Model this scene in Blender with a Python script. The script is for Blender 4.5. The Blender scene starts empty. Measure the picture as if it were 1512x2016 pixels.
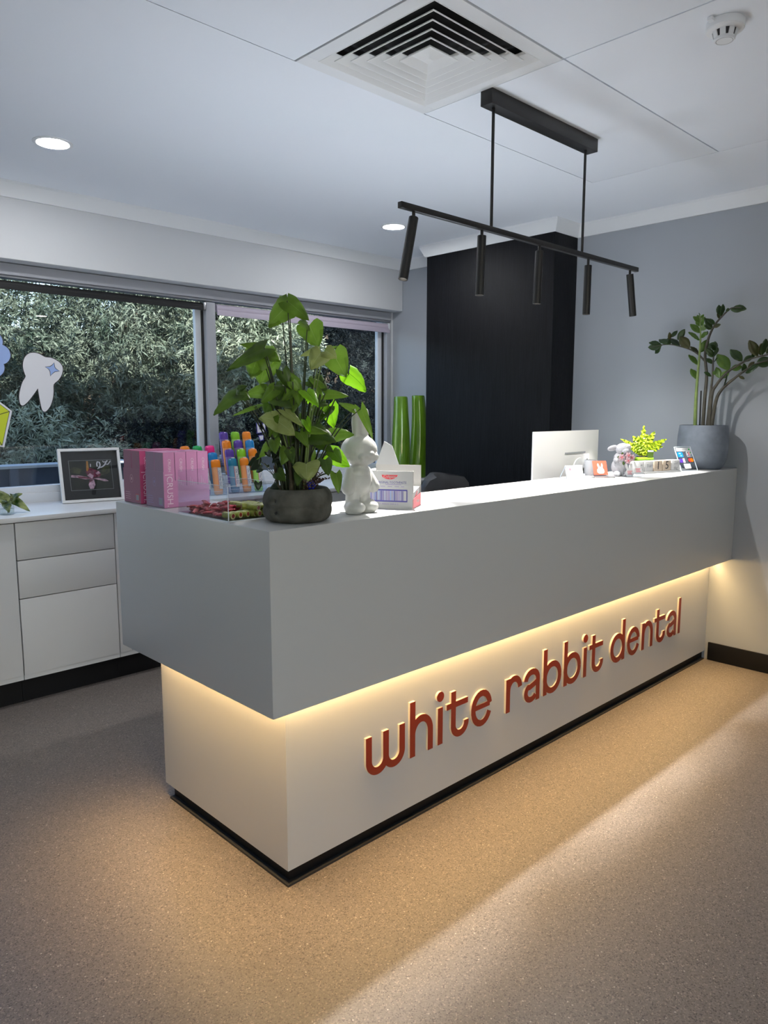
import bpy, bmesh, math, random
import numpy as np
from mathutils import Vector, Matrix

sc = bpy.context.scene
COL = sc.collection
R = math.radians
rnd = random.Random(7)

# ------------------------------------------------------------------ camera
cd = bpy.data.cameras.new('camera')
cam = bpy.data.objects.new('camera', cd)
COL.objects.link(cam)
cd.sensor_fit = 'HORIZONTAL'
cd.sensor_width = 36.0
cd.lens = 36.0 * 1453.36 / 1512.0
cd.clip_start = 0.05
cam.location = (-1.0451, -1.4833, 1.3517)
cam.rotation_euler = (math.pi / 2 - 0.1347, 0.0, -0.7701)
sc.camera = cam

# ------------------------------------------------------------------ world, sun, exposure
SKY_STRENGTH = 0.50
SUN_STRENGTH = 13.0
EXPOSURE = 0.28
DOWN_E = 165.0       # ceiling downlights, emission strength
SPILL_W = 11.0        # their wide soft spill
SPOT_W = 98.0         # pendant spots, watts
UP_E = 22.0            # added unseen uplighters behind the counter, they lift the ceiling
LED_W = 6.3             # watts per metre-scaled strip lens, see counter
LED_E = 64.0                    # led tape under the counter

w = bpy.data.worlds.new('world')
sc.world = w
w.use_nodes = True
nt = w.node_tree
bg = nt.nodes['Background']
sky = nt.nodes.new('ShaderNodeTexSky')
sky.sky_type = 'NISHITA'
sky.sun_disc = False
sky.sun_elevation = R(40)
sky.sun_rotation = R(197)
sky.air_density = 1.0
sky.dust_density = 0.6
nt.links.new(sky.outputs[0], bg.inputs[0])
bg.inputs[1].default_value = SKY_STRENGTH

sd = bpy.data.lights.new('sun', 'SUN')
sd.energy = SUN_STRENGTH
sd.angle = R(0.6)
sd.color = (1.0, 0.96, 0.90)
sun = bpy.data.objects.new('sun', sd)
COL.objects.link(sun)
sun.rotation_euler = Vector((0.26, 0.80, -0.66)).to_track_quat('-Z', 'Y').to_euler()

sc.view_settings.view_transform = 'Standard'
sc.view_settings.look = 'None'
sc.view_settings.exposure = EXPOSURE
sc.view_settings.gamma = 1.0
sc.view_settings.use_curve_mapping = False
sc.cycles.max_bounces = 10
sc.cycles.diffuse_bounces = 6
sc.cycles.glossy_bounces = 4
sc.cycles.transmission_bounces = 8
sc.cycles.transparent_max_bounces = 16
sc.cycles.caustics_reflective = False
sc.cycles.caustics_refractive = False
sc.cycles.use_denoising = True
sc.cycles.sample_clamp_indirect = 6.0

# ------------------------------------------------------------------ room numbers (metres)
L = 2.974          # right wall
CR = 2.45          # ceiling
ZT, ZB = 1.060, 0.573   # counter upper block
DEP = 0.863
IX, IY, ZK, D2 = 0.121, 0.1135, 0.046, 0.834
WB, WG, ZBB = 2.461, 2.564, 2.09   # bulkhead face, window plane, bulkhead underside
ZW, CY = 0.881, 2.026   # worktop height, worktop front
COLX, COL0, COL1 = 2.736, 1.004, 1.997
XL, YB = -3.6, -5.0     # left wall, entrance side

# ------------------------------------------------------------------ materials
def nodes(m):
    m.use_nodes = True
    return m.node_tree, m.node_tree.nodes, m.node_tree.links

def mat(name, c, rough=0.5, metal=0.0, spec=0.5, noise=None, bump=None, coat=0.0, stretch=None, emit=None):
    """principled; noise=(scale, amount) varies the colour, bump=(scale, strength) gives relief"""
    m = bpy.data.materials.new(name)
    t, n, l = nodes(m)
    p = n['Principled BSDF']
    p.inputs['Base Color'].default_value = (*c, 1)
    p.inputs['Roughness'].default_value = rough
    p.inputs['Metallic'].default_value = metal
    p.inputs['Specular IOR Level'].default_value = spec
    p.inputs['Coat Weight'].default_value = coat
    p.inputs['Coat Roughness'].default_value = 0.08
    co = n.new('ShaderNodeTexCoord')
    src = co.outputs['Object']
    if stretch:
        mp = n.new('ShaderNodeMapping')
        mp.inputs['Scale'].default_value = stretch
        l.new(src, mp.inputs[0]); src = mp.outputs[0]
    if noise:
        tx = n.new('ShaderNodeTexNoise'); tx.inputs['Scale'].default_value = noise[0]; tx.inputs['Detail'].default_value = 6
        l.new(src, tx.inputs[0])
        rp = n.new('ShaderNodeValToRGB')
        a = noise[1]
        rp.color_ramp.elements[0].position = 0.3; rp.color_ramp.elements[1].position = 0.7
        rp.color_ramp.elements[0].color = (*[max(0, v * (1 - a)) for v in c], 1)
        rp.color_ramp.elements[1].color = (*[min(1, v * (1 + a)) for v in c], 1)
        l.new(tx.outputs[0], rp.inputs[0]); l.new(rp.outputs[0], p.inputs['Base Color'])
    if bump:
        tb = n.new('ShaderNodeTexNoise'); tb.inputs['Scale'].default_value = bump[0]; tb.inputs['Detail'].default_value = 4
        l.new(src, tb.inputs[0])
        b = n.new('ShaderNodeBump'); b.inputs['Strength'].default_value = bump[1]; b.inputs['Distance'].default_value = 0.004
        l.new(tb.outputs[0], b.inputs['Height']); l.new(b.outputs[0], p.inputs['Normal'])
    if emit:
        p.inputs['Emission Color'].default_value = (*emit[0], 1)
        p.inputs['Emission Strength'].default_value = emit[1]
    return m

def leafmat(name, c, c2, trans=0.35, rough=0.35, scale=30, tcol=None, spec=0.4):
    m = bpy.data.materials.new(name)
    t, n, l = nodes(m)
    p = n['Principled BSDF']; p.inputs['Roughness'].default_value = rough
    p.inputs['Specular IOR Level'].default_value = spec
    co = n.new('ShaderNodeTexCoord')
    tx = n.new('ShaderNodeTexNoise'); tx.inputs['Scale'].default_value = scale; tx.inputs['Detail'].default_value = 5
    l.new(co.outputs['Object'], tx.inputs[0])
    rp = n.new('ShaderNodeValToRGB')
    rp.color_ramp.elements[0].position = 0.35; rp.color_ramp.elements[1].position = 0.65
    rp.color_ramp.elements[0].color = (*c, 1); rp.color_ramp.elements[1].color = (*c2, 1)
    l.new(tx.outputs[0], rp.inputs[0]); l.new(rp.outputs[0], p.inputs['Base Color'])
    tr = n.new('ShaderNodeBsdfTranslucent')
    if tcol: tr.inputs[0].default_value = (*tcol, 1)
    else: l.new(rp.outputs[0], tr.inputs[0])
    mx = n.new('ShaderNodeMixShader'); mx.inputs[0].default_value = trans
    l.new(p.outputs[0], mx.inputs[1]); l.new(tr.outputs[0], mx.inputs[2])
    l.new(mx.outputs[0], n['Material Output'].inputs[0])
    return m

def clearmat(name, tint=(1, 1, 1), ior=1.45, rough=0.0, refl=1.0):
    """thin clear sheet: what passes goes straight through, the surface mirrors by fresnel"""
    m = bpy.data.materials.new(name)
    t, n, l = nodes(m)
    n.remove(n['Principled BSDF'])
    tr = n.new('ShaderNodeBsdfTransparent'); tr.inputs[0].default_value = (*tint, 1)
    gl = n.new('ShaderNodeBsdfGlossy'); gl.inputs['Roughness'].default_value = rough
    lw = n.new('ShaderNodeLayerWeight'); lw.inputs[0].default_value = 0.5
    pw = n.new('ShaderNodeMath'); pw.operation = 'POWER'; pw.inputs[1].default_value = 4.0
    ml = n.new('ShaderNodeMath'); ml.operation = 'MULTIPLY_ADD'
    f0 = ((ior - 1) / (ior + 1)) ** 2
    ml.inputs[1].default_value = (1 - f0) * refl * 0.8; ml.inputs[2].default_value = f0 * refl
    l.new(lw.outputs['Facing'], pw.inputs[0])
    mx = n.new('ShaderNodeMixShader')
    l.new(pw.outputs[0], ml.inputs[0]); l.new(ml.outputs[0], mx.inputs[0])
    l.new(tr.outputs[0], mx.inputs[1]); l.new(gl.outputs[0], mx.inputs[2])
    l.new(mx.outputs[0], n['Material Output'].inputs[0])
    return m

def floormat():
    m = bpy.data.materials.new('speckled_vinyl')
    t, n, l = nodes(m)
    p = n['Principled BSDF']; p.inputs['Roughness'].default_value = 0.42
    p.inputs['Specular IOR Level'].default_value = 0.35
    co = n.new('ShaderNodeTexCoord')
    v = n.new('ShaderNodeTexVoronoi'); v.inputs['Scale'].default_value = 330
    v2 = n.new('ShaderNodeTexVoronoi'); v2.inputs['Scale'].default_value = 150
    no = n.new('ShaderNodeTexNoise'); no.inputs['Scale'].default_value = 140; no.inputs['Detail'].default_value = 3
    for q in (v, v2, no): l.new(co.outputs['Object'], q.inputs[0])
    sp = n.new('ShaderNodeSeparateColor'); l.new(v.outputs['Color'], sp.inputs[0])
    r1 = n.new('ShaderNodeValToRGB'); cr = r1.color_ramp; cr.interpolation = 'CONSTANT'
    cr.elements[0].position = 0; cr.elements[0].color = (0.090, 0.078, 0.073, 1)
    cr.elements[1].position = 0.10; cr.elements[1].color = (0.150, 0.128, 0.116, 1)
    for pos, c in ((0.4, (0.172, 0.149, 0.136)), (0.7, (0.195, 0.170, 0.156)), (0.93, (0.27, 0.23, 0.20))):
        e = cr.elements.new(pos); e.color = (*c, 1)
    l.new(sp.outputs[0], r1.inputs[0])
    sp2 = n.new('ShaderNodeSeparateColor'); l.new(v2.outputs['Color'], sp2.inputs[0])
    r2 = n.new('ShaderNodeValToRGB'); r2.color_ramp.interpolation = 'CONSTANT'
    r2.color_ramp.elements[0].color = (0, 0, 0, 1); r2.color_ramp.elements[1].position = 0.975; r2.color_ramp.elements[1].color = (1, 1, 1, 1)
    l.new(sp2.outputs[1], r2.inputs[0])
    lt = n.new('ShaderNodeMath'); lt.operation = 'LESS_THAN'; lt.inputs[1].default_value = 0.33
    l.new(v2.outputs['Distance'], lt.inputs[0])
    mu = n.new('ShaderNodeMath'); mu.operation = 'MULTIPLY'
    l.new(r2.outputs[0], mu.inputs[0]); l.new(lt.outputs[0], mu.inputs[1])
    mx = n.new('ShaderNodeMix'); mx.data_type = 'RGBA'
    l.new(mu.outputs[0], mx.inputs[0]); l.new(r1.outputs[0], mx.inputs[6]); mx.inputs[7].default_value = (0.40, 0.36, 0.32, 1)
    l.new(mx.outputs[2], p.inputs['Base Color'])
    b = n.new('ShaderNodeBump'); b.inputs['Strength'].default_value = 0.12; b.inputs['Distance'].default_value = 0.001
    l.new(no.outputs[0], b.inputs['Height']); l.new(b.outputs[0], p.inputs['Normal'])
    return m

M = {}
M['floor'] = floormat()
M['ceil'] = mat('ceiling_paint', (0.86, 0.89, 0.93), 0.7, spec=0.2, bump=(90, 0.03))
M['wallgrey'] = mat('blue_grey_paint', (0.365, 0.39, 0.422), 0.6, spec=0.25, bump=(160, 0.03))
M['walllight'] = mat('pale_grey_paint', (0.66, 0.67, 0.68), 0.6, spec=0.25, bump=(160, 0.03))
M['trim'] = mat('white_trim_paint', (0.82, 0.83, 0.83), 0.45, spec=0.3)
M['counter'] = mat('white_solid_surface', (0.535, 0.535, 0.53), 0.28, spec=0.4, bump=(400, 0.015))
M['white'] = mat('white_laminate', (0.78, 0.78, 0.78), 0.3)
M['cabinet'] = mat('pale_grey_laminate', (0.70, 0.70, 0.70), 0.38)
M['gap'] = mat('shadow_gap', (0.03, 0.03, 0.03), 0.8)
M['kick'] = mat('black_vinyl', (0.006, 0.006, 0.007), 0.5, spec=0.25)
M['kick2'] = mat('charcoal_vinyl', (0.016, 0.017, 0.02), 0.55)
M['column'] = mat('black_stained_timber', (0.0040, 0.0044, 0.0060), 0.5, spec=0.16, noise=(9, 0.5), bump=(26, 0.35), stretch=(14, 14, 0.5))
M['blackmetal'] = mat('black_powdercoat', (0.008, 0.0078, 0.0078), 0.42, spec=0.45)
M['black'] = mat('black_plastic', (0.012, 0.012, 0.013), 0.5)
M['alu'] = mat('grey_window_frame', (0.36, 0.37, 0.40), 0.4, spec=0.4)
M['aluwhite'] = mat('white_window_frame', (0.74, 0.76, 0.79), 0.35)
M['glass'] = clearmat('window_glass', (0.93, 0.95, 0.95), 1.5)
M['acrylic'] = clearmat('clear_acrylic', (0.93, 0.95, 0.97), 1.49)
M['acryledge'] = mat('acrylic_edge', (0.75, 0.8, 0.86), 0.15, spec=0.8)
M['blindblack'] = mat('black_blind_fabric', (0.005, 0.005, 0.0055), 0.6, bump=(120, 0.15))
M['blindlilac'] = mat('pale_lilac_blind', (0.52, 0.46, 0.55), 0.55)
M['silver'] = mat('brushed_steel', (0.62, 0.62, 0.63), 0.28, metal=1.0)
M['redletter'] = mat('rust_red_acrylic', (0.24, 0.019, 0.006), 0.38)
M['cream'] = mat('cream_acrylic', (0.80, 0.72, 0.56), 0.35)
M['lampface'] = mat('downlight_diffuser', (0.9, 0.9, 0.9), 0.4, emit=((0.96, 0.97, 1.0), DOWN_E))
M['lampface_added'] = mat('added_downlight_diffuser', (0.9, 0.9, 0.9), 0.4, emit=((1.0, 0.96, 0.9), DOWN_E * 0.28))  # dimmer face for the added ceiling lights out of view
M['upface'] = mat('added_uplight_face', (0.9, 0.9, 0.9), 0.4, emit=((0.78, 0.87, 1.0), UP_E))  # glowing face of the added uplighters
M['led'] = mat('warm_led_tape', (0.9, 0.8, 0.6), 0.4, emit=((1.0, 0.65, 0.27), LED_E))
M['spotlens'] = mat('spot_lens', (0.9, 0.9, 0.9), 0.3, emit=((1.0, 0.93, 0.82), 14.0))
M['concrete'] = mat('dark_concrete', (0.092, 0.090, 0.075), 0.8, spec=0.2, noise=(22, 0.45), bump=(70, 0.5))
M['slatepot'] = mat('slate_blue_pot', (0.18, 0.205, 0.25), 0.6, spec=0.25, noise=(14, 0.22), bump=(120, 0.1))
M['soil'] = mat('potting_soil', (0.018, 0.013, 0.010), 0.95, bump=(80, 1.0), noise=(60, 0.5))
M['vinylwhite'] = mat('matt_white_vinyl', (0.62, 0.615, 0.58), 0.38)
M['greenglass'] = mat('glossy_green_glaze', (0.115, 0.25, 0.016), 0.08, spec=0.6, coat=0.6, noise=(7, 0.25), stretch=(3, 3, 0.6))
M['limepot'] = mat('lime_green_glaze', (0.24, 0.42, 0.03), 0.25)
M['paper'] = mat('white_card', (0.64, 0.64, 0.64), 0.6)
M['paper2'] = mat('warm_white_card', (0.62, 0.60, 0.57), 0.6)
M['pink'] = mat('lilac_pink_card', (0.56, 0.225, 0.42), 0.42, noise=(25, 0.06))
M['pinkdark'] = mat('mauve_card', (0.30, 0.17, 0.27), 0.45)
M['magenta'] = mat('magenta_card', (0.47, 0.075, 0.19), 0.42)
M['magdark'] = mat('plum_card', (0.28, 0.085, 0.15), 0.45)
M['pinkprint'] = mat('pale_pink_print', (0.84, 0.66, 0.76), 0.5)
M['grid'] = mat('grey_print', (0.28, 0.30, 0.34), 0.5)
M['ink'] = mat('black_ink', (0.02, 0.02, 0.022), 0.5)
M['navy'] = mat('navy_ink', (0.05, 0.045, 0.26), 0.5)
M['lilac'] = mat('lilac_ink', (0.34, 0.27, 0.52), 0.5)
M['sky'] = mat('light_blue_ink', (0.33, 0.48, 0.76), 0.5)
M['red'] = mat('red_print', (0.62, 0.03, 0.045), 0.45)
M['rose'] = mat('rose_red_card', (0.70, 0.14, 0.17), 0.45)
M['coral'] = mat('coral_orange_card', (0.56, 0.065, 0.035), 0.5)
M['grey'] = mat('mid_grey_plastic', (0.30, 0.31, 0.33), 0.4)
M['monitor'] = mat('white_monitor_shell', (0.72, 0.71, 0.69), 0.35)
M['plush'] = mat('white_plush', (0.62, 0.62, 0.66), 0.95, spec=0.1, bump=(260, 0.9), noise=(60, 0.08))
M['plushgrey'] = mat('grey_plush', (0.42, 0.42, 0.45), 0.95, spec=0.1, bump=(260, 0.6))
M['petal'] = mat('pink_petal', (0.66, 0.42, 0.46), 0.7)
M['petalc'] = mat('rose_petal_centre', (0.55, 0.10, 0.12), 0.7)
M['wood'] = mat('pale_timber_block', (0.50, 0.41, 0.32), 0.6, noise=(40, 0.12), stretch=(1, 1, 6))
M['foilred'] = mat('red_foil_wrapper', (0.42, 0.03, 0.05), 0.25, metal=0.35, noise=(120, 0.4), bump=(160, 0.8))
M['limewrap'] = mat('lime_wrapper', (0.36, 0.37, 0.06), 0.3, noise=(90, 0.35), bump=(120, 0.4))
M['yellowrim'] = mat('pale_yellow_wrapper', (0.62, 0.60, 0.24), 0.4)
M['cocoa'] = mat('dark_red_print', (0.28, 0.02, 0.015), 0.4)
for k, c in dict(purple=(0.085, 0.035, 0.30), lime=(0.20, 0.50, 0.01), orange=(0.80, 0.22, 0.008), blue=(0.008, 0.21, 0.55), teal=(0.006, 0.17, 0.29), green=(0.01, 0.33, 0.08), hot=(0.78, 0.02, 0.22)).items():
    M[k] = mat(k + '_plastic', c, 0.22, spec=0.6)
    M[k + '_body'] = mat(k + '_clear_body', tuple(min(0.9, 0.12 + 1.1 * v) for v in c), 0.2, spec=0.6)
M['syn0'] = leafmat('dark_leaf', (0.042, 0.088, 0.010), (0.066, 0.122, 0.016), 0.3)
M['syn1'] = leafmat('mid_leaf', (0.105, 0.20, 0.018), (0.14, 0.25, 0.028), 0.4)
M['syn2'] = leafmat('pale_leaf', (0.25, 0.31, 0.085), (0.33, 0.39, 0.13), 0.3)
M['syn3'] = leafmat('backlit_tone_leaf', (0.15, 0.34, 0.012), (0.22, 0.44, 0.02), 0.5, tcol=(0.36, 0.80, 0.02))  # glow of the backlit leaves is put into this colour
for k, c, c2, tc in ((0, (0.075, 0.13, 0.03), (0.09, 0.15, 0.035), None), (1, (0.17, 0.27, 0.06), (0.20, 0.31, 0.07), None), (2, (0.36, 0.42, 0.18), (0.40, 0.46, 0.2), None), (3, (0.06, 0.16, 0.01), (0.08, 0.18, 0.012), (0.10, 0.30, 0.01))):
    M['rib%d' % k] = leafmat('leaf_midrib', c, c2, 0.3, tcol=tc)
M['stem'] = mat('dark_green_stem', (0.030, 0.042, 0.014), 0.5, noise=(40, 0.3))
M['stembrown'] = mat('brown_cane', (0.075, 0.058, 0.032), 0.7, noise=(60, 0.4))
M['stemlight'] = mat('pale_green_stem', (0.17, 0.24, 0.065), 0.5, noise=(30, 0.2))
M['stemzz'] = mat('grey_brown_stem', (0.050, 0.045, 0.032), 0.6, noise=(40, 0.3))
M['zzdark'] = leafmat('zz_dark_leaf', (0.020, 0.045, 0.012), (0.036, 0.070, 0.018), 0.15, 0.3)
M['zzlight'] = leafmat('zz_light_leaf', (0.065, 0.135, 0.020), (0.10, 0.185, 0.030), 0.25, 0.3)
M['zzbrown'] = leafmat('zz_browned_leaf', (0.085, 0.075, 0.030), (0.05, 0.06, 0.018), 0.2, 0.4)
M['fern'] = leafmat('lime_fern', (0.33, 0.43, 0.014), (0.44, 0.55, 0.035), 0.4, tcol=(0.28, 0.50, 0.02))
M['pothos'] = leafmat('variegated_leaf', (0.022, 0.060, 0.006), (0.33, 0.36, 0.13), 0.25, 0.3, 26)
M['ivy'] = leafmat('ivy_leaf', (0.010, 0.022, 0.008), (0.018, 0.034, 0.012), 0.15)
M['twig'] = leafmat('reddish_sprig', (0.055, 0.026, 0.020), (0.10, 0.055, 0.035), 0.2)

# ------------------------------------------------------------------ mesh helpers
class MB:
    """collects shapes and links them as ONE mesh object"""
    def __init__(s): s.v = []; s.f = []; s.m = []; s.mi = 0
    def add(s, vs, fs):
        o = len(s.v); s.v += [tuple(v) for v in vs]
        for f in fs: s.f.append([i + o for i in f]); s.m.append(s.mi)
        return s
    def box(s, x0, x1, y0, y1, z0, z1):
        v = [(x, y, z) for z in (z0, z1) for y in (y0, y1) for x in (x0, x1)]
        return s.add(v, [(0, 2, 3, 1), (4, 5, 7, 6), (0, 1, 5, 4), (2, 6, 7, 3), (0, 4, 6, 2), (1, 3, 7, 5)])
    def rot(s, mt, i0=0):
        for i in range(i0, len(s.v)): s.v[i] = tuple(mt @ Vector(s.v[i]))
        return s
    def tube(s, path, rad, n=10, cap=True):
        P = [Vector(p) for p in path]
        if not hasattr(rad, '__len__'): rad = [rad] * len(P)
        T = []
        for i in range(len(P)):
            d = P[min(i + 1, len(P) - 1)] - P[max(i - 1, 0)]
            T.append(d.normalized() if d.length > 1e-9 else Vector((0, 0, 1)))
        u = T[0].orthogonal().normalized(); vs = []
        for p, t, r in zip(P, T, rad):
            u = (u - t * u.dot(t)); u = u.normalized() if u.length > 1e-6 else t.orthogonal().normalized()
            b = t.cross(u)
            for k in range(n):
                a = 2 * math.pi * k / n
                vs.append(p + (u * math.cos(a) + b * math.sin(a)) * r)
        fs = []
        for i in range(len(P) - 1):
            for k in range(n):
                a, b2 = i * n + k, i * n + (k + 1) % n
                fs.append((a, b2, b2 + n, a + n))
        if cap:
            fs.append(tuple(range(n - 1, -1, -1)))
            fs.append(tuple(range((len(P) - 1) * n, len(P) * n)))
        return s.add(vs, fs)
    def lathe(s, prof, n=32, c=(0, 0, 0), cap0=True, cap1=True, fn=None):
        vs = []
        for (r, z) in prof:
            for k in range(n):
                a = 2 * math.pi * k / n
                rr = r if fn is None else fn(r, a, z)
                vs.append((c[0] + rr * math.cos(a), c[1] + rr * math.sin(a), c[2] + z))
        fs = []
        for i in range(len(prof) - 1):
            for k in range(n):
                a, b = i * n + k, i * n + (k + 1) % n
                fs.append((a, b, b + n, a + n))
        if cap0: fs.append(tuple(range(n - 1, -1, -1)))
        if cap1: fs.append(tuple(range((len(prof) - 1) * n, len(prof) * n)))
        return s.add(vs, fs)
    def ell(s, c, r, n=14, m=9, mt=None):
        vs = [(0, 0, -1)]
        for i in range(1, m):
            ph = -math.pi / 2 + math.pi * i / m
            for k in range(n):
                a = 2 * math.pi * k / n
                vs.append((math.cos(ph) * math.cos(a), math.cos(ph) * math.sin(a), math.sin(ph)))
        vs.append((0, 0, 1))
        fs = []
        for k in range(n): fs.append((0, 1 + (k + 1) % n, 1 + k))
        for i in range(m - 2):
            for k in range(n):
                a = 1 + i * n + k; b = 1 + i * n + (k + 1) % n
                fs.append((a, b, b + n, a + n))
        t = len(vs) - 1; o = 1 + (m - 2) * n
        for k in range(n): fs.append((o + k, o + (k + 1) % n, t))
        out = []
        for v in vs:
            q = Vector((v[0] * r[0], v[1] * r[1], v[2] * r[2]))
            if mt is not None: q = mt @ q
            out.append(q + Vector(c))
        return s.add(out, fs)
    def prism(s, pts, d0, d1, plane='xz'):
        """polygon extruded from d0 to d1 across its plane"""
        n = len(pts)
        def q(p, d):
            return {'xz': (p[0], d, p[1]), 'xy': (p[0], p[1], d), 'yz': (d, p[0], p[1])}[plane]
        vs = [q(p, d0) for p in pts] + [q(p, d1) for p in pts]
        fs = [tuple(range(n)), tuple(range(2 * n - 1, n - 1, -1))]
        for i in range(n): fs.append((i, i + n, (i + 1) % n + n, (i + 1) % n))
        return s.add(vs, fs)
    def build(s, name, m, parent=None, bevel=0.0, smooth=False, seg=2, mats=None):
        me = bpy.data.meshes.new(name)
        me.from_pydata(s.v, [], s.f)
        for x in ([m] if mats is None else mats): me.materials.append(M[x] if isinstance(x, str) else x)
        if mats is not None: me.polygons.foreach_set('material_index', s.m)
        bm = bmesh.new(); bm.from_mesh(me)
        bmesh.ops.recalc_face_normals(bm, faces=bm.faces)
        if bevel > 0:
            es = [e for e in bm.edges if len(e.link_faces) == 2 and e.calc_face_angle(0) > 0.5]
            bmesh.ops.bevel(bm, geom=es, offset=bevel, segments=seg, profile=0.6, affect='EDGES', clamp_overlap=True)
        bm.to_mesh(me); bm.free()
        if smooth or bevel > 0:
            me.shade_smooth(); me.set_sharp_from_angle(angle=R(38))
        o = bpy.data.objects.new(name, me)
        COL.objects.link(o)
        if parent is not None: o.parent = parent
        return o

def box(name, x0, x1, y0, y1, z0, z1, m, parent=None, bevel=0.0):
    return MB().box(x0, x1, y0, y1, z0, z1).build(name, m, parent, bevel)

def thing(name, label, cat, loc=(0, 0, 0), rz=0.0, group=None):
    o = bpy.data.objects.new(name, None); COL.objects.link(o)
    o.empty_display_size = 0.05
    o.location = loc; o.rotation_euler = (0, 0, rz)
    o['label'] = label; o['category'] = cat
    if group: o['group'] = group
    return o

def tag(o, label, cat, group=None, loc=None, rz=None):
    o['label'] = label; o['category'] = cat
    if group: o['group'] = group
    if loc is not None: o.location = loc
    if rz is not None: o.rotation_euler = (0, 0, rz)
    return o

def struct(o, label=None):
    o['kind'] = 'structure'
    if label: o['label'] = label
    return o

def copy_tree(o, parent=None):
    c = o.copy(); COL.objects.link(c)
    if parent is not None: c.parent = parent
    for ch in list(o.children): copy_tree(ch, c)
    return c

_txt = {}
def text(s, size, m, parent, loc, rot=(math.pi / 2, 0, 0), ext=0.0003, sx=1.0, align='CENTER', name='lettering'):
    key = (s, size, ext, align)
    if key not in _txt:
        cu = bpy.data.curves.new('t', 'FONT'); cu.body = s; cu.size = size; cu.extrude = ext
        cu.align_x = align; cu.align_y = 'CENTER'; cu.resolution_u = 3
        ob = bpy.data.objects.new('t', cu); COL.objects.link(ob)
        dg = bpy.context.evaluated_depsgraph_get()
        me = bpy.data.meshes.new_from_object(ob.evaluated_get(dg))
        bpy.data.objects.remove(ob); bpy.data.curves.remove(cu)
        _txt[key] = me
    me = _txt[key].copy()
    me.materials.clear(); me.materials.append(M[m])
    o = bpy.data.objects.new(name, me); COL.objects.link(o)
    o.parent = parent; o.location = loc; o.rotation_euler = rot; o.scale = (sx, 1, 1)
    return o

def bez(a, b, c, n=8):
    a, b, c = Vector(a), Vector(b), Vector(c)
    return [a * (1 - t) ** 2 + b * 2 * t * (1 - t) + c * t * t for t in [i / n for i in range(n + 1)]]

def heart_leaf(att, tip, wid, nrm, droop=0.12, fold=0.18, lobe=0.2, rows=9, ripple=0.02, heart=True, seed=0, rib=False):
    """a leaf blade: midrib from att to tip, heart-shaped base, folded along the midrib"""
    q = random.Random(seed)
    a, t = Vector(att), Vector(tip)
    ax = t - a; ln = ax.length; ax.normalize()
    nz = Vector(nrm); nz = (nz - ax * nz.dot(ax)).normalized()
    ly = nz.cross(ax)
    fr = (-1, -0.62, -0.25, -0.022, 0.022, 0.25, 0.62, 1) if rib else (-1, -0.62, -0.25, 0, 0.25, 0.62, 1)
    vs = []; ph = q.random() * 6
    for i in range(rows + 1):
        u = i / rows
        if heart: pr = min(1.0, 0.72 + 1.7 * u) * max(0.0, 1 - u ** 1.7) ** 0.85
        else: pr = max(0.0, math.sin(math.pi * min(1, u * 0.96 + 0.02))) ** 0.8
        for f in fr:
            x = ln * (u - (lobe * abs(f) * (1 - u) ** 2 if heart else 0))
            y = wid / 2 * f * pr
            z = -droop * ln * (u - 0.35) ** 2 * 1.6 + fold * abs(y) + ripple * wid * math.sin(ph + u * 9 + f * 3) * abs(f)
            z -= 0.10 * wid * (abs(f) > 0.9) + (0.035 * wid if (i % 2 and abs(f) > 0.5) else 0)
            vs.append(a + ax * x + ly * y + nz * z)
    k = len(fr); fs = []
    for i in range(rows):
        for j in range(k - 1):
            p = i * k + j
            fs.append((p, p + 1, p + k + 1, p + k))
    return vs, fs

# ------------------------------------------------------------------ room shell
fl = box('floor', XL, L + 0.1, YB, 2.75, -0.1, 0.0, 'floor'); struct(fl, 'speckled brown grey vinyl floor')

ce = MB()
# plain plasterboard round the tiled area; the tiled field runs x -2.506..2.294, y -4.29..0.51
GX0, GX1, GY0, GY1 = -2.506, 2.294, -4.29, 0.51
ce.box(XL, L, GY1, 2.62, CR, CR + 0.02)
ce.box(GX1, L, YB, GY1, CR, CR + 0.02)
ce.box(XL, GX0, YB, GY1, CR, CR + 0.02)
ce.box(GX0, GX1, YB, GY0, CR, CR + 0.02)
VX0, VX1, VY0, VY1 = 0.494, 1.094, -0.09, 0.51
for (a, b, c, d) in ((XL, VX0, YB, 2.62), (VX1, L, YB, 2.62), (VX0, VX1, YB, VY0), (VX0, VX1, VY1, 2.62)):
    ce.box(a, b, c, d, CR + 0.02, CR + 0.05)
ceil = ce.build('ceiling', 'ceil'); struct(ceil, 'white plasterboard ceiling with a field of large flush tiles')
g = 0.0028
xs_a = [(VX0 - 1.2 * k - 1.2, VX0 - 1.2 * k) for k in range(3)]
first = [(a, b) for a, b in xs_a if b > GX0] + [(VX1, VX1 + 1.2)]
for r in range(8):
    y1 = GY1 - 0.6 * r; y0 = y1 - 0.6
    if r == 0: cols = first
    else: cols = [(1.094 - 1.2 * k, 2.294 - 1.2 * k) for k in range(4)]
    for (a, b) in cols:
        a = max(a, GX0); b = min(b, GX1)
        if b - a < 0.05: continue
        box('ceiling_panel', a + g, b - g, y0 + g, y1 - g, CR, CR + 0.018, 'ceil', ceil, 0.0012)

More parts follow.
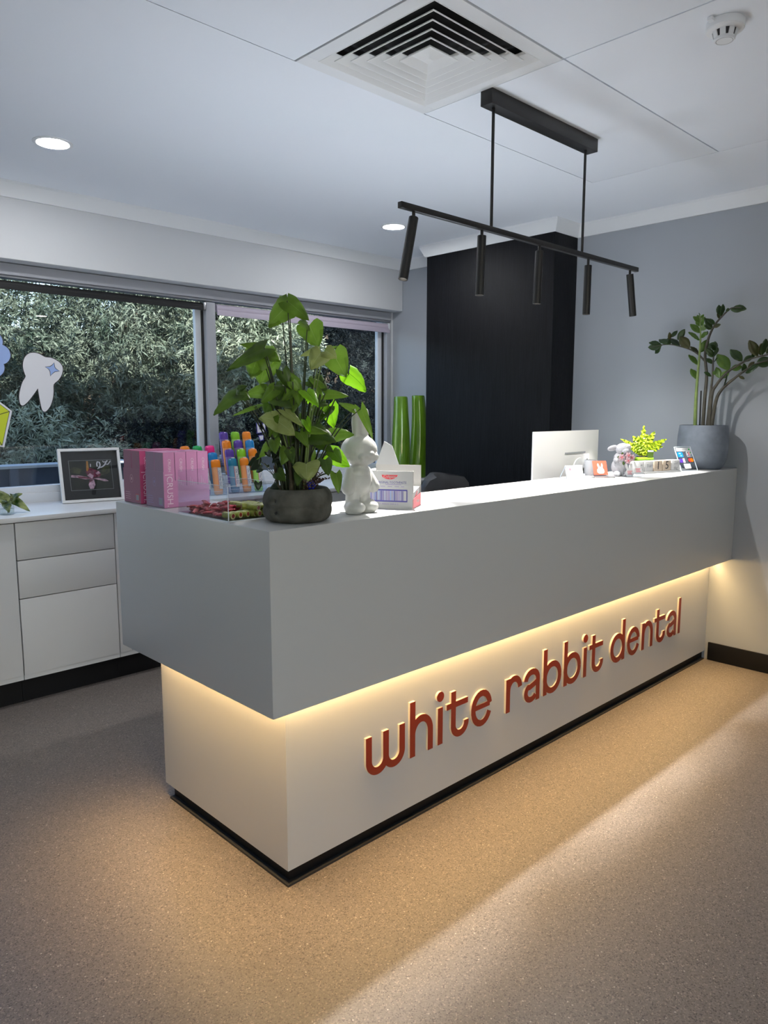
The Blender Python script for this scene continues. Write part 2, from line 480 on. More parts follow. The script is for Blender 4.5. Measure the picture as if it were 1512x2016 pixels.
wr = MB().box(L, L + 0.1, YB, 2.75, 0, CR + 0.05).build('wall_right', 'wallgrey'); struct(wr, 'blue grey painted wall on the right')
wl = box('wall_left', XL - 0.1, XL, YB, 2.75, 0, CR + 0.05, 'walllight'); struct(wl)
ww = MB()
WX0, WX1 = -2.6, 2.944
ww.box(XL, L, WG, 2.72, 0, ZW + 0.0)
ww.box(XL, WX0, WG, 2.72, ZW, ZBB)
ww.box(XL, L, WG, 2.72, ZBB, CR + 0.05)
ww.box(WX1 + 0.012, L, WG, 2.72, ZW, ZBB)
wwo = ww.build('wall_window', 'walllight'); struct(wwo, 'window wall')
bk = MB().box(XL, L, WB, WG, ZBB, CR)
bko = bk.build('wall_bulkhead', 'walllight', bevel=0.008); struct(bko, 'pale grey bulkhead above the windows')
pl = box('wall_pillar', COLX, L, COL0, COL1, 0, CR, 'column'); struct(pl, 'black timber clad pillar on the grey wall')
MB().box(COLX - 0.004, COLX, COL0 - 0.004, COL1, 0.1, CR - 0.055).build('panel', 'column', pl, 0.001)
MB().box(COLX, L, COL0 - 0.004, COL0, 0.1, CR - 0.055).build('panel', 'column', pl, 0.001)

def cornice_run(path, n0):
    """splayed cornice along a plan path, the room on its left hand, mitred at the corners"""
    h, d = 0.072, 0.04
    prof = [(0, 0), (d, 0), (d, 0.012), (0.012, h), (0, h)]
    P = [Vector((p[0], p[1])) for p in path]
    def off(i, o):
        ns = []
        if i > 0: t = (P[i] - P[i - 1]).normalized(); ns.append(Vector((-t.y, t.x)))
        if i < len(P) - 1: t = (P[i + 1] - P[i]).normalized(); ns.append(Vector((-t.y, t.x)))
        q = P[i].copy()
        if len(ns) == 1: return q + ns[0] * o
        m = ns[0] + ns[1]
        return q + m * (o / max(0.3, m.dot(ns[0])))
    for i in range(len(P) - 1):
        vs = []
        for j in (i, i + 1):
            for (o, z) in prof: q = off(j, o); vs.append((q.x, q.y, CR - z))
        fs = [(0, 1, 2, 3, 4), (9, 8, 7, 6, 5)] + [(k, k + 5, (k + 1) % 5 + 5, (k + 1) % 5) for k in range(5)]
        struct(MB().add(vs, fs).build('trim_%d' % (n0 + i), 'trim'))
cornice_run([(L, YB), (L, COL0), (COLX, COL0), (COLX, COL1), (L, COL1), (L, WB), (XL, WB), (XL, YB)], 1)
b1 = MB().box(L - 0.012, L, YB, IY - 0.02, 0, 0.099).build('baseboard_right', 'kick', bevel=0.003); struct(b1)
b2 = box('baseboard_left', XL, XL + 0.012, YB, 1.9, 0, 0.099, 'kick'); struct(b2)
# added unseen block above the ceiling, sized to shade the garden behind
rf = box('roof_shade_block', -6.0, 12.0, YB - 0.3, 2.80, 2.62, 5.1, 'walllight'); struct(rf)

# added entrance glazing, unseen behind the camera, lets daylight in from the street side
def frame_bars(mb, x0, x1, z0, z1, y0, y1, t):
    mb.box(x0, x1, y0, y1, z0, z0 + t); mb.box(x0, x1, y0, y1, z1 - t, z1)
    mb.box(x0, x0 + t, y0, y1, z0 + t, z1 - t); mb.box(x1 - t, x1, y0, y1, z0 + t, z1 - t)
wbk = MB(); wbk.box(XL, -3.2, YB - 0.1, YB, 0, CR + 0.05); wbk.box(-0.25, L, YB - 0.1, YB, 0, CR + 0.05); wbk.box(-3.2, -0.25, YB - 0.1, YB, 2.3, CR + 0.05)
struct(wbk.build('wall_back', 'walllight'))
w2 = MB(); frame_bars(w2, -3.2, -0.25, 0, 2.3, YB - 0.08, YB - 0.02, 0.05)
for xm in (-1.72,): w2.box(xm - 0.03, xm + 0.03, YB - 0.08, YB - 0.02, 0.05, 2.25)
w2o = w2.build('window_added', 'alu'); struct(w2o)
for a, b in ((-3.15, -1.75), (-1.69, -0.30)):
    box('pane', a, b, YB - 0.055, YB - 0.049, 0.05, 2.25, 'glass', w2o)

# window over the worktop
wn = MB()
HZ = 2.086
wn.box(WX0, WX1, WG - 0.012, WG + 0.07, 2.030, HZ)              # head
wn.box(WX0, WX1, WG + 0.004, WG + 0.07, 2.019, 2.030)
w1 = wn.build('window_1', 'alu', bevel=0.003); struct(w1, 'two pane window over the worktop, grey head and white sill')
MB().box(WX0, WX1, WG - 0.012, WG + 0.07, ZW - 0.02, 0.930).build('window_sill', 'aluwhite', w1, 0.002)
MB().box(WX0, WX1, WG + 0.006, WG + 0.07, 0.930, 0.965).build('bottom_rail', 'aluwhite', w1, 0.002)
MB().box(1.376, 1.440, WG - 0.006, WG + 0.06, 0.965, 2.012).build('mullion', 'alu', w1, 0.003)
MB().box(1.330, 1.367, WG + 0.045, WG + 0.075, 0.965, 2.012).build('sash_stile', 'aluwhite', w1, 0.002)
MB().box(1.367, 1.376, WG + 0.03, WG + 0.045, 0.965, 2.012).build('gasket', 'black', w1)
MB().box(2.905, 2.944, WG - 0.006, WG + 0.06, 0.965, 2.012).build('jamb', 'alu', w1, 0.003)
MB().box(2.898, 2.905, WG + 0.03, WG + 0.045, 0.965, 2.012).build('gasket', 'black', w1)
MB().box(2.858, 2.898, WG + 0.045, WG + 0.075, 0.965, 2.012).build('sash_stile', 'aluwhite', w1, 0.002)
MB().box(WX0, WX0 + 0.05, WG - 0.006, WG + 0.06, 0.965, 2.012).build('jamb', 'alu', w1, 0.003)
box('pane', WX0 + 0.05, 1.332, WG + 0.056, WG + 0.062, 0.965, 2.012, 'glass', w1)
box('pane', 1.44, 2.86, WG + 0.056, WG + 0.062, 0.965, 2.012, 'glass', w1)

# roller blinds
rb = thing('roller_blind', 'black roller blind rolled up at the top of the wide left window pane', 'blind', (-0.6, WG + 0.012, 1.983))
MB().tube([(-1.92, 0, 0), (1.955, 0, 0)], 0.0215, 20).build('fabric_roll', 'blindblack', rb, smooth=True)
MB().box(-1.92, 1.955, -0.024, -0.018, -0.025, -0.004).build('bottom_bar', 'blindblack', rb, 0.003)
MB().box(1.956, 1.972, -0.025, 0.025, -0.02, 0.022).build('bracket', 'silver', rb, 0.002)
rb2 = thing('roller_blind', 'pale lilac roller blind rolled up in the narrower right window pane', 'blind', (2.17, WG + 0.012, 1.984))
MB().tube([(-0.72, 0, 0), (0.745, 0, 0)], 0.023, 20).build('fabric_roll', 'blindlilac', rb2, smooth=True)
MB().box(-0.72, 0.76, -0.025, -0.017, -0.046, -0.012).build('bottom_bar', 'blindlilac', rb2, 0.004)
MB().box(0.747, 0.762, -0.025, 0.025, -0.024, 0.024).build('bracket', 'aluwhite', rb2, 0.002)

# ------------------------------------------------------------------ reception counter
rc = thing('reception_counter', 'long pale reception counter, heavy upper block overhanging a lit recessed base on black plinth', 'counter', (0, 0, 0))
up = MB()
RW, HB = 0.245, 0.352      # width of the return, depth of the hob
up.prism([(0, 0), (L - 0.002, 0), (L - 0.002, HB), (RW, HB), (RW, DEP), (0, DEP)], ZB, ZT, 'xy')
up.build('upper_block', 'counter', rc, 0.003)
MB().prism([(IX, IY), (L - 0.002, IY), (L - 0.002, 0.30), (IX + 0.10, 0.30), (IX + 0.10, IY + 0.10)], ZK, ZB, 'xy').build('front_panel', 'counter', rc)
MB().prism([(IX, IY), (IX + 0.0999, IY + 0.10), (IX + 0.0999, D2), (IX, D2)], ZK, ZB, 'xy').build('end_panel', 'counter', rc)
MB().prism([(IX + 0.014, IY + 0.014), (L - 0.002, IY + 0.014), (L - 0.002, 0.30), (0.22, 0.30), (0.22, D2 - 0.035), (IX + 0.014, D2 - 0.035)], 0, ZK, 'xy').build('plinth', 'kick', rc)
k2 = MB()
k2.box(IX - 0.004, L - 0.014, IY - 0.004, IY + 0.014, 0, 0.007)
k2.box(IX - 0.004, IX + 0.014, IY + 0.014, D2 - 0.035, 0, 0.007)
k2.build('plinth_cove', 'kick2', rc)
MB().box(RW, L - 0.004, 0.302, 0.98, 0.715, 0.74).build('desk_top', 'white', rc, 0.002)
MB().box(2.93, L - 0.004, 0.31, 0.96, 0.0, 0.715).build('desk_side', 'white', rc)
ld = MB()
ld.box(0.075, L - 0.02, 0.080, 0.090, ZB - 0.004, ZB - 0.0005)
ld.build('led_strip', 'led', rc)
MB().box(0.070, 0.080, 0.094, D2 + 0.01, ZB - 0.004, ZB - 0.0005).build('led_strip', 'led', rc)

def led_lens(x, y, ln, rz, wt):          # the tape's lens: a narrow band of light straight down
    al = bpy.data.lights.new('led_lens', 'AREA'); al.shape = 'RECTANGLE'; al.size = ln; al.size_y = 0.008
    al.energy = wt; al.color = (1.0, 0.65, 0.27); al.spread = R(78)
    ao = bpy.data.objects.new('led_lens', al); COL.objects.link(ao); ao.parent = rc
    ao.location = (x, y, ZB - 0.006); ao.rotation_euler = (R(-22 if rz == 0 else 17), 0, rz)
led_lens((0.02 + L - 0.01) / 2, 0.085, L - 0.03, 0, LED_W)
led_lens(0.075, (0.03 + D2) / 2, D2 - 0.03, R(90), LED_W * 0.27)

# ------------------------------------------------------------------ raised lettering on the base
def stroke(path, wd):
    P = [Vector((p[0], p[1])) for p in path]
    n = len(P); A = []; B = []
    for i in range(n):
        d = (P[min(i + 1, n - 1)] - P[max(i - 1, 0)]).normalized()
        nn = Vector((-d.y, d.x))
        k = 1.0
        if 0 < i < n - 1:
            d1 = (P[i] - P[i - 1]).normalized(); k = 1 / max(0.5, d1.dot(d))
        A.append(P[i] + nn * wd / 2 * k); B.append(P[i] - nn * wd / 2 * k)
    return A, B
def arc(cx, cy, rx, ry, a0, a1, n=22):
    return [(cx + rx * math.cos(R(a0 + (a1 - a0) * i / n)), cy + ry * math.sin(R(a0 + (a1 - a0) * i / n))) for i in range(n + 1)]
T = 0.0245
def G_stem(x, h): return [(x, 0), (x, h)]
GLY = {
 'w': lambda: [([(0.0125, 0.130), (0.0125, 0.0475)] + arc(0.0495, 0.0475, 0.037, 0.037, 180, 360)[1:] + [(0.0865, 0.131)], T),
               (arc(0.123, 0.0475, 0.0365, 0.037, 182, 360) + [(0.1595, 0.131)], T)],
 'h': lambda: [(G_stem(0.0125, 0.190), T), (arc(0.0555, 0.072, 0.0435, 0.051, 178, 0) + [(0.099, 0)], T)],
 'n': lambda: [(G_stem(0.0125, 0.131), T), (arc(0.0555, 0.072, 0.0435, 0.051, 178, 0) + [(0.099, 0)], T)],
 'i': lambda: [(G_stem(0.0125, 0.131), T), ('dot', (0.0125, 0.1705), 0.0178)],
 't': lambda: [([(0.0355, 0.170), (0.0355, 0.045)] + arc(0.071, 0.045, 0.0355, 0.035, 180, 360)[1:] + [(0.1065, 0.049)], T), ([(0, 0.121), (0.113, 0.121)], 0.0205)],
 'e': lambda: [([(0.013, 0.0725), (0.1065, 0.0725)] , 0.0185), (arc(0.0595, 0.0655, 0.0478, 0.0565, 8, 338), 0.0235)],
 'r': lambda: [(G_stem(0.0125, 0.131), T), (arc(0.0505, 0.082, 0.038, 0.0425, 178, 4), T)],
 'a': lambda: [(arc(0.0515, 0.089, 0.0405, 0.034, 176, 0) + [(0.092, 0.0)], T),
               ([(0.092, 0.080), (0.066, 0.070), (0.038, 0.063)] + arc(0.0465, 0.0405, 0.0345, 0.0295, 125, 330, 18), 0.0225)],
 'b': lambda: [(G_stem(0.0125, 0.190), T), (arc(0.0645, 0.0655, 0.0535, 0.0555, 0, 360, 40), T)],
 'd': lambda: [(G_stem(0.1165, 0.190), T), (arc(0.0640, 0.0655, 0.0525, 0.0555, 0, 360, 40), T)],
 'l': lambda: [(G_stem(0.0125, 0.186), T)],
}
sg = thing('counter_sign', 'rust red raised lettering with cream edges reading white rabbit dental on counter base', 'sign', (0, IY, 0.2235))
for ch, x in zip('whiterabbitdental', (0.4172, 0.6130, 0.7495, 0.795, 0.928, 1.134, 1.250, 1.380, 1.529, 1.681, 1.727, 1.910, 2.062, 2.204, 2.330, 2.467, 2.594)):
    fa, ba = MB(), MB()
    for si, st in enumerate(GLY[ch]()):
        e = 0.00006 * si
        if st[0] == 'dot':
            pts = [(st[1][0] + st[2] * math.cos(a * math.pi / 14), st[1][1] + st[2] * math.sin(a * math.pi / 14)) for a in range(28)]
            polys = [pts]
        else:
            A, B = stroke(st[0], st[1])
            polys = [[A[i], A[i + 1], B[i + 1], B[i]] for i in range(len(A) - 1)]
        for p in polys:
            if st[0] == 'dot' or True:
                n = len(p)
                fa.add([(q[0] + x, -0.0098 - e, q[1]) for q in p] + [(q[0] + x, -0.0086, q[1]) for q in p], [tuple(range(n)), tuple(range(2 * n - 1, n - 1, -1))] + [(i, i + n, (i + 1) % n + n, (i + 1) % n) for i in range(n)])
                ba.add([(q[0] + x, -0.0085 + e, q[1]) for q in p] + [(q[0] + x, 0.0, q[1]) for q in p], [tuple(range(n)), tuple(range(2 * n - 1, n - 1, -1))] + [(i, i + n, (i + 1) % n + n, (i + 1) % n) for i in range(n)])
    lo = fa.build('letter', 'redletter', sg)
    ba.build('letter_backing', 'cream', lo)

# ------------------------------------------------------------------ cabinets and worktop
wt = MB().box(-2.4, L - 0.003, CY, WG - 0.013, ZW - 0.023, ZW).build('worktop', 'white', bevel=0.002)
tag(wt, 'long glossy white worktop under the window', 'worktop')
CF = CY + 0.015
def cabinet(x0, x1, label, fronts):
    c = thing('cabinet', label, 'cabinet', (x0, CF, 0)); wd = x1 - x0
    MB().box(0, wd, 0.018, WG - CF - 0.015, 0.118, ZW - 0.024).build('carcass', 'cabinet', c)
    MB().box(0.001, wd - 0.001, 0.005, 0.018, 0.117, 0.139).build('bottom_rail', 'cabinet', c)
    MB().box(0.001, wd - 0.001, 0.0172, 0.0178, 0.139, ZW - 0.025).build('shadow_gap', 'gap', c)
    MB().box(0, wd, 0.045, 0.06, 0.0, 0.117).build('kickboard', 'kick', c)
    for (nm, a, b, z0, z1) in fronts:
        MB().box(a, b, 0, 0.017, z0, z1).build(nm, 'cabinet', c, 0.0012)
    return c
cabinet(0.0505, 0.512, 'grey cabinet with three stacked drawers, below the picture frame', [('drawer', 0.002, 0.4585, 0.682, 0.853), ('drawer', 0.002, 0.4585, 0.503, 0.678), ('drawer', 0.002, 0.4585, 0.140, 0.499)])
cabinet(-0.62, 0.049, 'grey cabinet with one tall plain door, left of the three drawers', [('door', 0.002, 0.333, 0.140, 0.853), ('door', 0.336, 0.667, 0.140, 0.853)])
cabinet(0.513, 1.35, 'grey cabinet behind the end of the counter, right of the three drawers', [('filler', 0.001, 0.060, 0.140, 0.855), ('door', 0.064, 0.448, 0.140, 0.853), ('door', 0.452, 0.835, 0.140, 0.853)])
cabinet(1.352, 2.96, 'long grey cabinet below the worktop behind the middle of the counter', [('door', 0.002, 0.40, 0.140, 0.853), ('door', 0.404, 0.802, 0.140, 0.853), ('door', 0.806, 1.204, 0.140, 0.853), ('door', 1.208, 1.606, 0.140, 0.853)])

# ------------------------------------------------------------------ ceiling fittings
def downlight(x, y, label, group=None, face='lampface'):
    t = thing('downlight', label, 'ceiling light', (x, y, CR), 0, group)
    MB().lathe([(0.062, 0.0), (0.078, 0.0), (0.078, -0.002), (0.074, -0.004), (0.064, -0.0045), (0.061, -0.001)], 40, cap0=False, cap1=False).build('rim', 'trim', t, smooth=True)
    MB().lathe([(0.0, -0.0015), (0.061, -0.0022), (0.0615, -0.001)], 40, cap0=False, cap1=False).build('diffuser', face, t, smooth=True)
downlight(0.215, 1.775, 'round recessed ceiling light over the left window end, nearer the camera')
downlight(2.200, 1.780, 'round recessed ceiling light left of the black pillar, farther from the camera')
for (x, y) in ((0.4, -2.3), (2.2, -2.3), (-1.6, -2.9), (2.2, -3.9)):  # added unseen ceiling lights, put in to brighten the room
    downlight(x, y, 'round recessed ceiling light added out of view over the waiting side of the room', 'added ceiling lights over the waiting side', 'lampface_added')
downlight(-1.77, 1.775, 'round recessed ceiling light added out of view over the worktop end at the far left', None, 'lampface_added')  # added unseen light, keeps the left of the ceiling bright

for (x, y, lb) in ((0.47, 0.64, 'low black uplighter added out of view behind the counter, at the planter end'), (1.72, 0.76, 'low black uplighter added out of view behind the counter, beside the monitor')):
    ul = thing('added_uplight', lb, 'lamp', (x, y, 0.74))  # added hidden lamp that brightens the ceiling
    MB().lathe([(0.07, 0.0), (0.07, 0.012), (0.018, 0.02), (0.018, 0.12), (0.09, 0.14), (0.170, 0.20), (0.166, 0.20), (0.085, 0.145), (0.0, 0.14)], 36, cap1=False).build('stand', 'blackmetal', ul, smooth=True)
    MB().lathe([(0.160, 0.196), (0.0, 0.198)], 32, cap0=False, cap1=False).build('fill_disc', 'upface', ul)

vt = thing('air_vent', 'square white four way ceiling air vent with dark stepped louvres', 'air vent', (0.794, 0.21, CR))
fr = MB()
for (a, b, c, d) in ((-0.297, 0.297, 0.243, 0.297), (-0.297, 0.297, -0.297, -0.243), (-0.297, -0.243, -0.243, 0.243), (0.243, 0.297, -0.243, 0.243)):
    fr.box(a, b, c, d, -0.002, 0.006)
fr.build('frame', 'trim', vt, 0.001)
M['duct'] = mat('dark_duct', (0.012, 0.012, 0.013), 0.8)
dk = MB(); dk.box(-0.26, 0.26, -0.26, 0.26, 0.044, 0.048); dk.build('duct_lining', 'duct', vt)
M['louvre'] = mat('vent_louvre_paint', (0.80, 0.80, 0.78), 0.5, spec=0.3)
for i in range(6):
    h = 0.066 + 0.0362 * i; tp = h - 0.036
    vs = []
    for (s, z) in ((h, -0.003), (h - 0.003, -0.003), (tp, 0.024), (tp, 0.0255), (h, 0.0)):
        vs += [(-s, -s, z), (s, -s, z), (s, s, z), (-s, s, z)]
    fs = []
    for k in range(5):
        for j in range(4):
            a = k * 4 + j; b = k * 4 + (j + 1) % 4; k2_ = ((k + 1) % 5) * 4
            fs.append((a, b, k2_ + (j + 1) % 4, k2_ + j))
    MB().add(vs, fs).build('louvre', 'louvre', vt)
MB().add([(-0.045, -0.045, 0.016), (0.045, -0.045, 0.016), (0.045, 0.045, 0.016), (-0.045, 0.045, 0.016), (-0.012, -0.012, -0.003), (0.012, -0.012, -0.003), (0.012, 0.012, -0.003), (-0.012, 0.012, -0.003)],
         [(0, 1, 5, 4), (1, 2, 6, 5), (2, 3, 7, 6), (3, 0, 4, 7), (4, 5, 6, 7), (3, 2, 1, 0)]).build('centre_cone', 'louvre', vt)

sm = thing('smoke_detector', 'round white smoke detector on the ceiling', 'smoke detector', (1.228, -0.533, CR))
MB().lathe([(0.050, 0), (0.052, -0.002), (0.0515, -0.021), (0.049, -0.024), (0.036, -0.026)], 40, cap0=False, cap1=True).build('base', 'trim', sm, smooth=True)
MB().box(-0.066, -0.048, 0.01, 0.024, -0.012, -0.002).build('tab', 'trim', sm, 0.001)
MB().lathe([(0.032, -0.0255), (0.027, -0.043), (0.0255, -0.0435)], 28, cap0=False, cap1=False).build('chamber', 'gap', sm, smooth=True)
for k in range(8):
    a = k * math.pi / 4 + 0.2
    m_ = MB(); m_.box(0.0265, 0.034, -0.0075, 0.0075, -0.043, -0.0255)
    m_.v = [(x - (0.005 if z < -0.03 else 0), y, z) for x, y, z in m_.v]
    m_.rot(Matrix.Rotation(a, 4, 'Z')).build('fin', 'trim', sm)
MB().lathe([(0.0285, -0.043), (0.0285, -0.048), (0.026, -0.051)], 28, cap0=True, cap1=True).build('cap', 'trim', sm, smooth=True)
MB().lathe([(0.0215, -0.0511), (0.0225, -0.0513), (0.0235, -0.0511)], 28, cap0=False, cap1=False).build('ring', 'grey', sm)

# pendant bar with five spots
PY = 0.215
pd = thing('pendant_light', 'black linear pendant with five spot tubes hanging above the counter', 'pendant light', (1.4, PY, CR))
MB().box(1.092 - 1.4, 1.790 - 1.4, -0.025, 0.025, -0.050, 0.0).build('canopy', 'blackmetal', pd, 0.002)
for x in (1.133, 1.7375):
    rr = MB().tube([(x - 1.4 if x < 1.4 else x - 1.4, 0, -0.044), (x - 1.4, 0, -0.450)], 0.0055, 12)
    rr.build('rod', 'blackmetal', pd, smooth=True)
MB().box(0.670 - 1.4, 2.209 - 1.4, -0.009, 0.009, 1.984 - CR, 2.003 - CR).build('bar', 'blackmetal', pd, 0.0015)
SPOTS = [((0.734, 1.966), (0.686, 1.769), 0.0), ((1.081, 1.965), (1.073, 1.761), 0.0), ((1.434, 1.964), (1.425, 1.766), 0.0), ((1.789, 1.958), (1.787, 1.758), 0.0), ((2.145, 1.967), (2.190, 1.787), 0.0)]
for (a, b, ty) in SPOTS:
    A = Vector((a[0] - 1.4, 0, a[1] - CR)); B = Vector((b[0] - 1.4, ty, b[1] - CR))
    d = (B - A).normalized(); Rr = 0.0155
    st = MB().tube([(A.x, 0, 1.990 - CR), A + d * 0.004], 0.0055, 12).build('stem', 'blackmetal', pd, smooth=True)
    q = Vector((0, 0, -1)).rotation_difference(d).to_matrix().to_4x4(); q.translation = A
    ln = (B - A).length
    tb = MB().lathe([(0.0, 0), (Rr - 0.001, 0), (Rr, -0.001), (Rr, -ln), (Rr - 0.002, -ln), (Rr - 0.0035, -ln + 0.012)], 28, cap0=False, cap1=False)
    tb.rot(q)
    to = tb.build('spot_tube', 'blackmetal', pd, smooth=True)
    MB().lathe([(0.0, -ln + 0.0115), (Rr - 0.003, -ln + 0.0115)], 24, cap0=False, cap1=False).rot(q).build('lens', 'spotlens', to)
    li = bpy.data.lights.new('spot_lamp', 'SPOT'); li.energy = SPOT_W; li.spot_size = R(47); li.spot_blend = 0.35
    li.shadow_soft_size = 0.012; li.color = (1.0, 0.97, 0.92)
    lo = bpy.data.objects.new('spot_lamp', li); COL.objects.link(lo); lo.parent = pd
    lo.location = B + d * 0.004
    lo.rotation_euler = d.to_track_quat('-Z', 'Y').to_euler()
    l2 = li.copy(); l2.name = 'spot_spill'; l2.energy = SPILL_W; l2.spot_size = R(128); l2.spot_blend = 0.6
    o2 = bpy.data.objects.new('spot_spill', l2); COL.objects.link(o2); o2.parent = pd
    o2.location = lo.location; o2.rotation_euler = lo.rotation_euler

# ------------------------------------------------------------------ chair behind the counter
ch = thing('office_chair', 'black office chair, only its curved back shows behind the counter', 'chair', (1.87, 1.10, 0), R(8))
bk = MB(); n = 16; vs = []; fs = []
for j, (z, wd) in enumerate(((0.56, 0.36), (0.66, 0.43), (0.80, 0.47), (0.92, 0.46), (0.985, 0.42), (1.02, 0.33), (1.034, 0.20))):
    for i in range(n + 1):
        f = i / n * 2 - 1
        vs.append((f * wd / 2, 0.10 + 0.02 * z - 0.07 * f * f - 0.10, z - 0.015 * f * f))
for j in range(6):
    for i in range(n):
        a = j * (n + 1) + i; fs.append((a, a + 1, a + n + 2, a + n + 1))
k = len(vs); vs += [(x, y + 0.03, z) for x, y, z in vs]; fs += [tuple(i + k for i in reversed(f)) for f in list(fs)]
rim = list(range(n + 1)) + [j * (n + 1) + n for j in range(1, 7)] + [6 * (n + 1) + n - i for i in range(1, n + 1)] + [j * (n + 1) for j in range(5, 0, -1)]
for i in range(len(rim)): fs.append((rim[i], rim[(i + 1) % len(rim)], rim[(i + 1) % len(rim)] + k, rim[i] + k))
bk.add(vs, fs).build('backrest', 'black', ch, smooth=True)
MB().box(-0.24, 0.24, -0.42, 0.06, 0.43, 0.50).build('seat', 'black', ch, 0.03)
MB().tube([(0, -0.18, 0.09), (0, -0.18, 0.43)], 0.025, 14).build('column', 'black', ch, smooth=True)
MB().box(-0.04, 0.04, 0.02, 0.07, 0.42, 0.62).build('back_bracket', 'black', ch, 0.01)
for k in range(5):
    a = k * 2 * math.pi / 5 + 0.3
    lg = MB().tube([(0, -0.18, 0.10), (0.27 * math.cos(a), -0.18 + 0.27 * math.sin(a), 0.065)], [0.026, 0.016], 10).build('base_leg', 'black', ch, smooth=True)
    MB().tube([(0.27 * math.cos(a) - 0.02 * math.sin(a), -0.18 + 0.27 * math.sin(a) + 0.02 * math.cos(a), 0.027), (0.27 * math.cos(a) + 0.02 * math.sin(a), -0.18 + 0.27 * math.sin(a) - 0.02 * math.cos(a), 0.027)], 0.027, 14).build('castor', 'black', lg, smooth=True)

# monitor
mo = thing('monitor', 'white computer monitor seen from behind over the counter', 'monitor', (2.152, 0.50, 0.74), R(1))
sh = MB(); sh.box(-0.300, 0.300, 0.010, 0.018, 0.155, 0.520)
sh.add([(-0.300, 0.010, 0.155), (0.300, 0.010, 0.155), (0.300, 0.010, 0.520), (-0.300, 0.010, 0.520), (-0.19, -0.022, 0.175), (0.15, -0.022, 0.175), (0.15, -0.022, 0.40), (-0.19, -0.022, 0.40)],
       [(0, 1, 5, 4), (1, 2, 6, 5), (2, 3, 7, 6), (3, 0, 4, 7), (4, 5, 6, 7)])
sh.build('shell', 'monitor', mo, 0.002)
MB().box(-0.299, 0.299, 0.018, 0.021, 0.157, 0.519).build('screen', 'black', mo)
MB().box(-0.075, 0.115, -0.0235, -0.0215, 0.409, 0.416).build('vent_slot', 'grey', mo)
MB().lathe([(0.062, 0), (0.060, 0.004), (0.0, 0.005)], 28, cap0=False, cap1=False).rot(Matrix.Translation((0.06, -0.0215, 0.325)) @ Matrix.Rotation(R(90), 4, 'X')).build('mount_plate', 'trim', mo, smooth=True)
MB().box(0.085, 0.125, -0.040, -0.022, 0.335, 0.405).build('socket_block', 'trim', mo, 0.003)
for dz in (0.352, 0.373): MB().box(0.100, 0.107, -0.041, -0.0395, dz, dz + 0.008).build('socket_hole', 'ink', mo)
MB().tube(bez((0.085, -0.04, 0.355), (0.03, -0.06, 0.37), (0.03, -0.05, 0.30)), 0.003, 8).build('cable', 'grey', mo, smooth=True)
MB().box(0.02, 0.10, -0.045, -0.022, 0.0, 0.33).build('stand', 'black', mo, 0.004)
MB().box(-0.07, 0.19, -0.09, 0.10, 0.0, 0.012).build('stand_base', 'black', mo, 0.004)

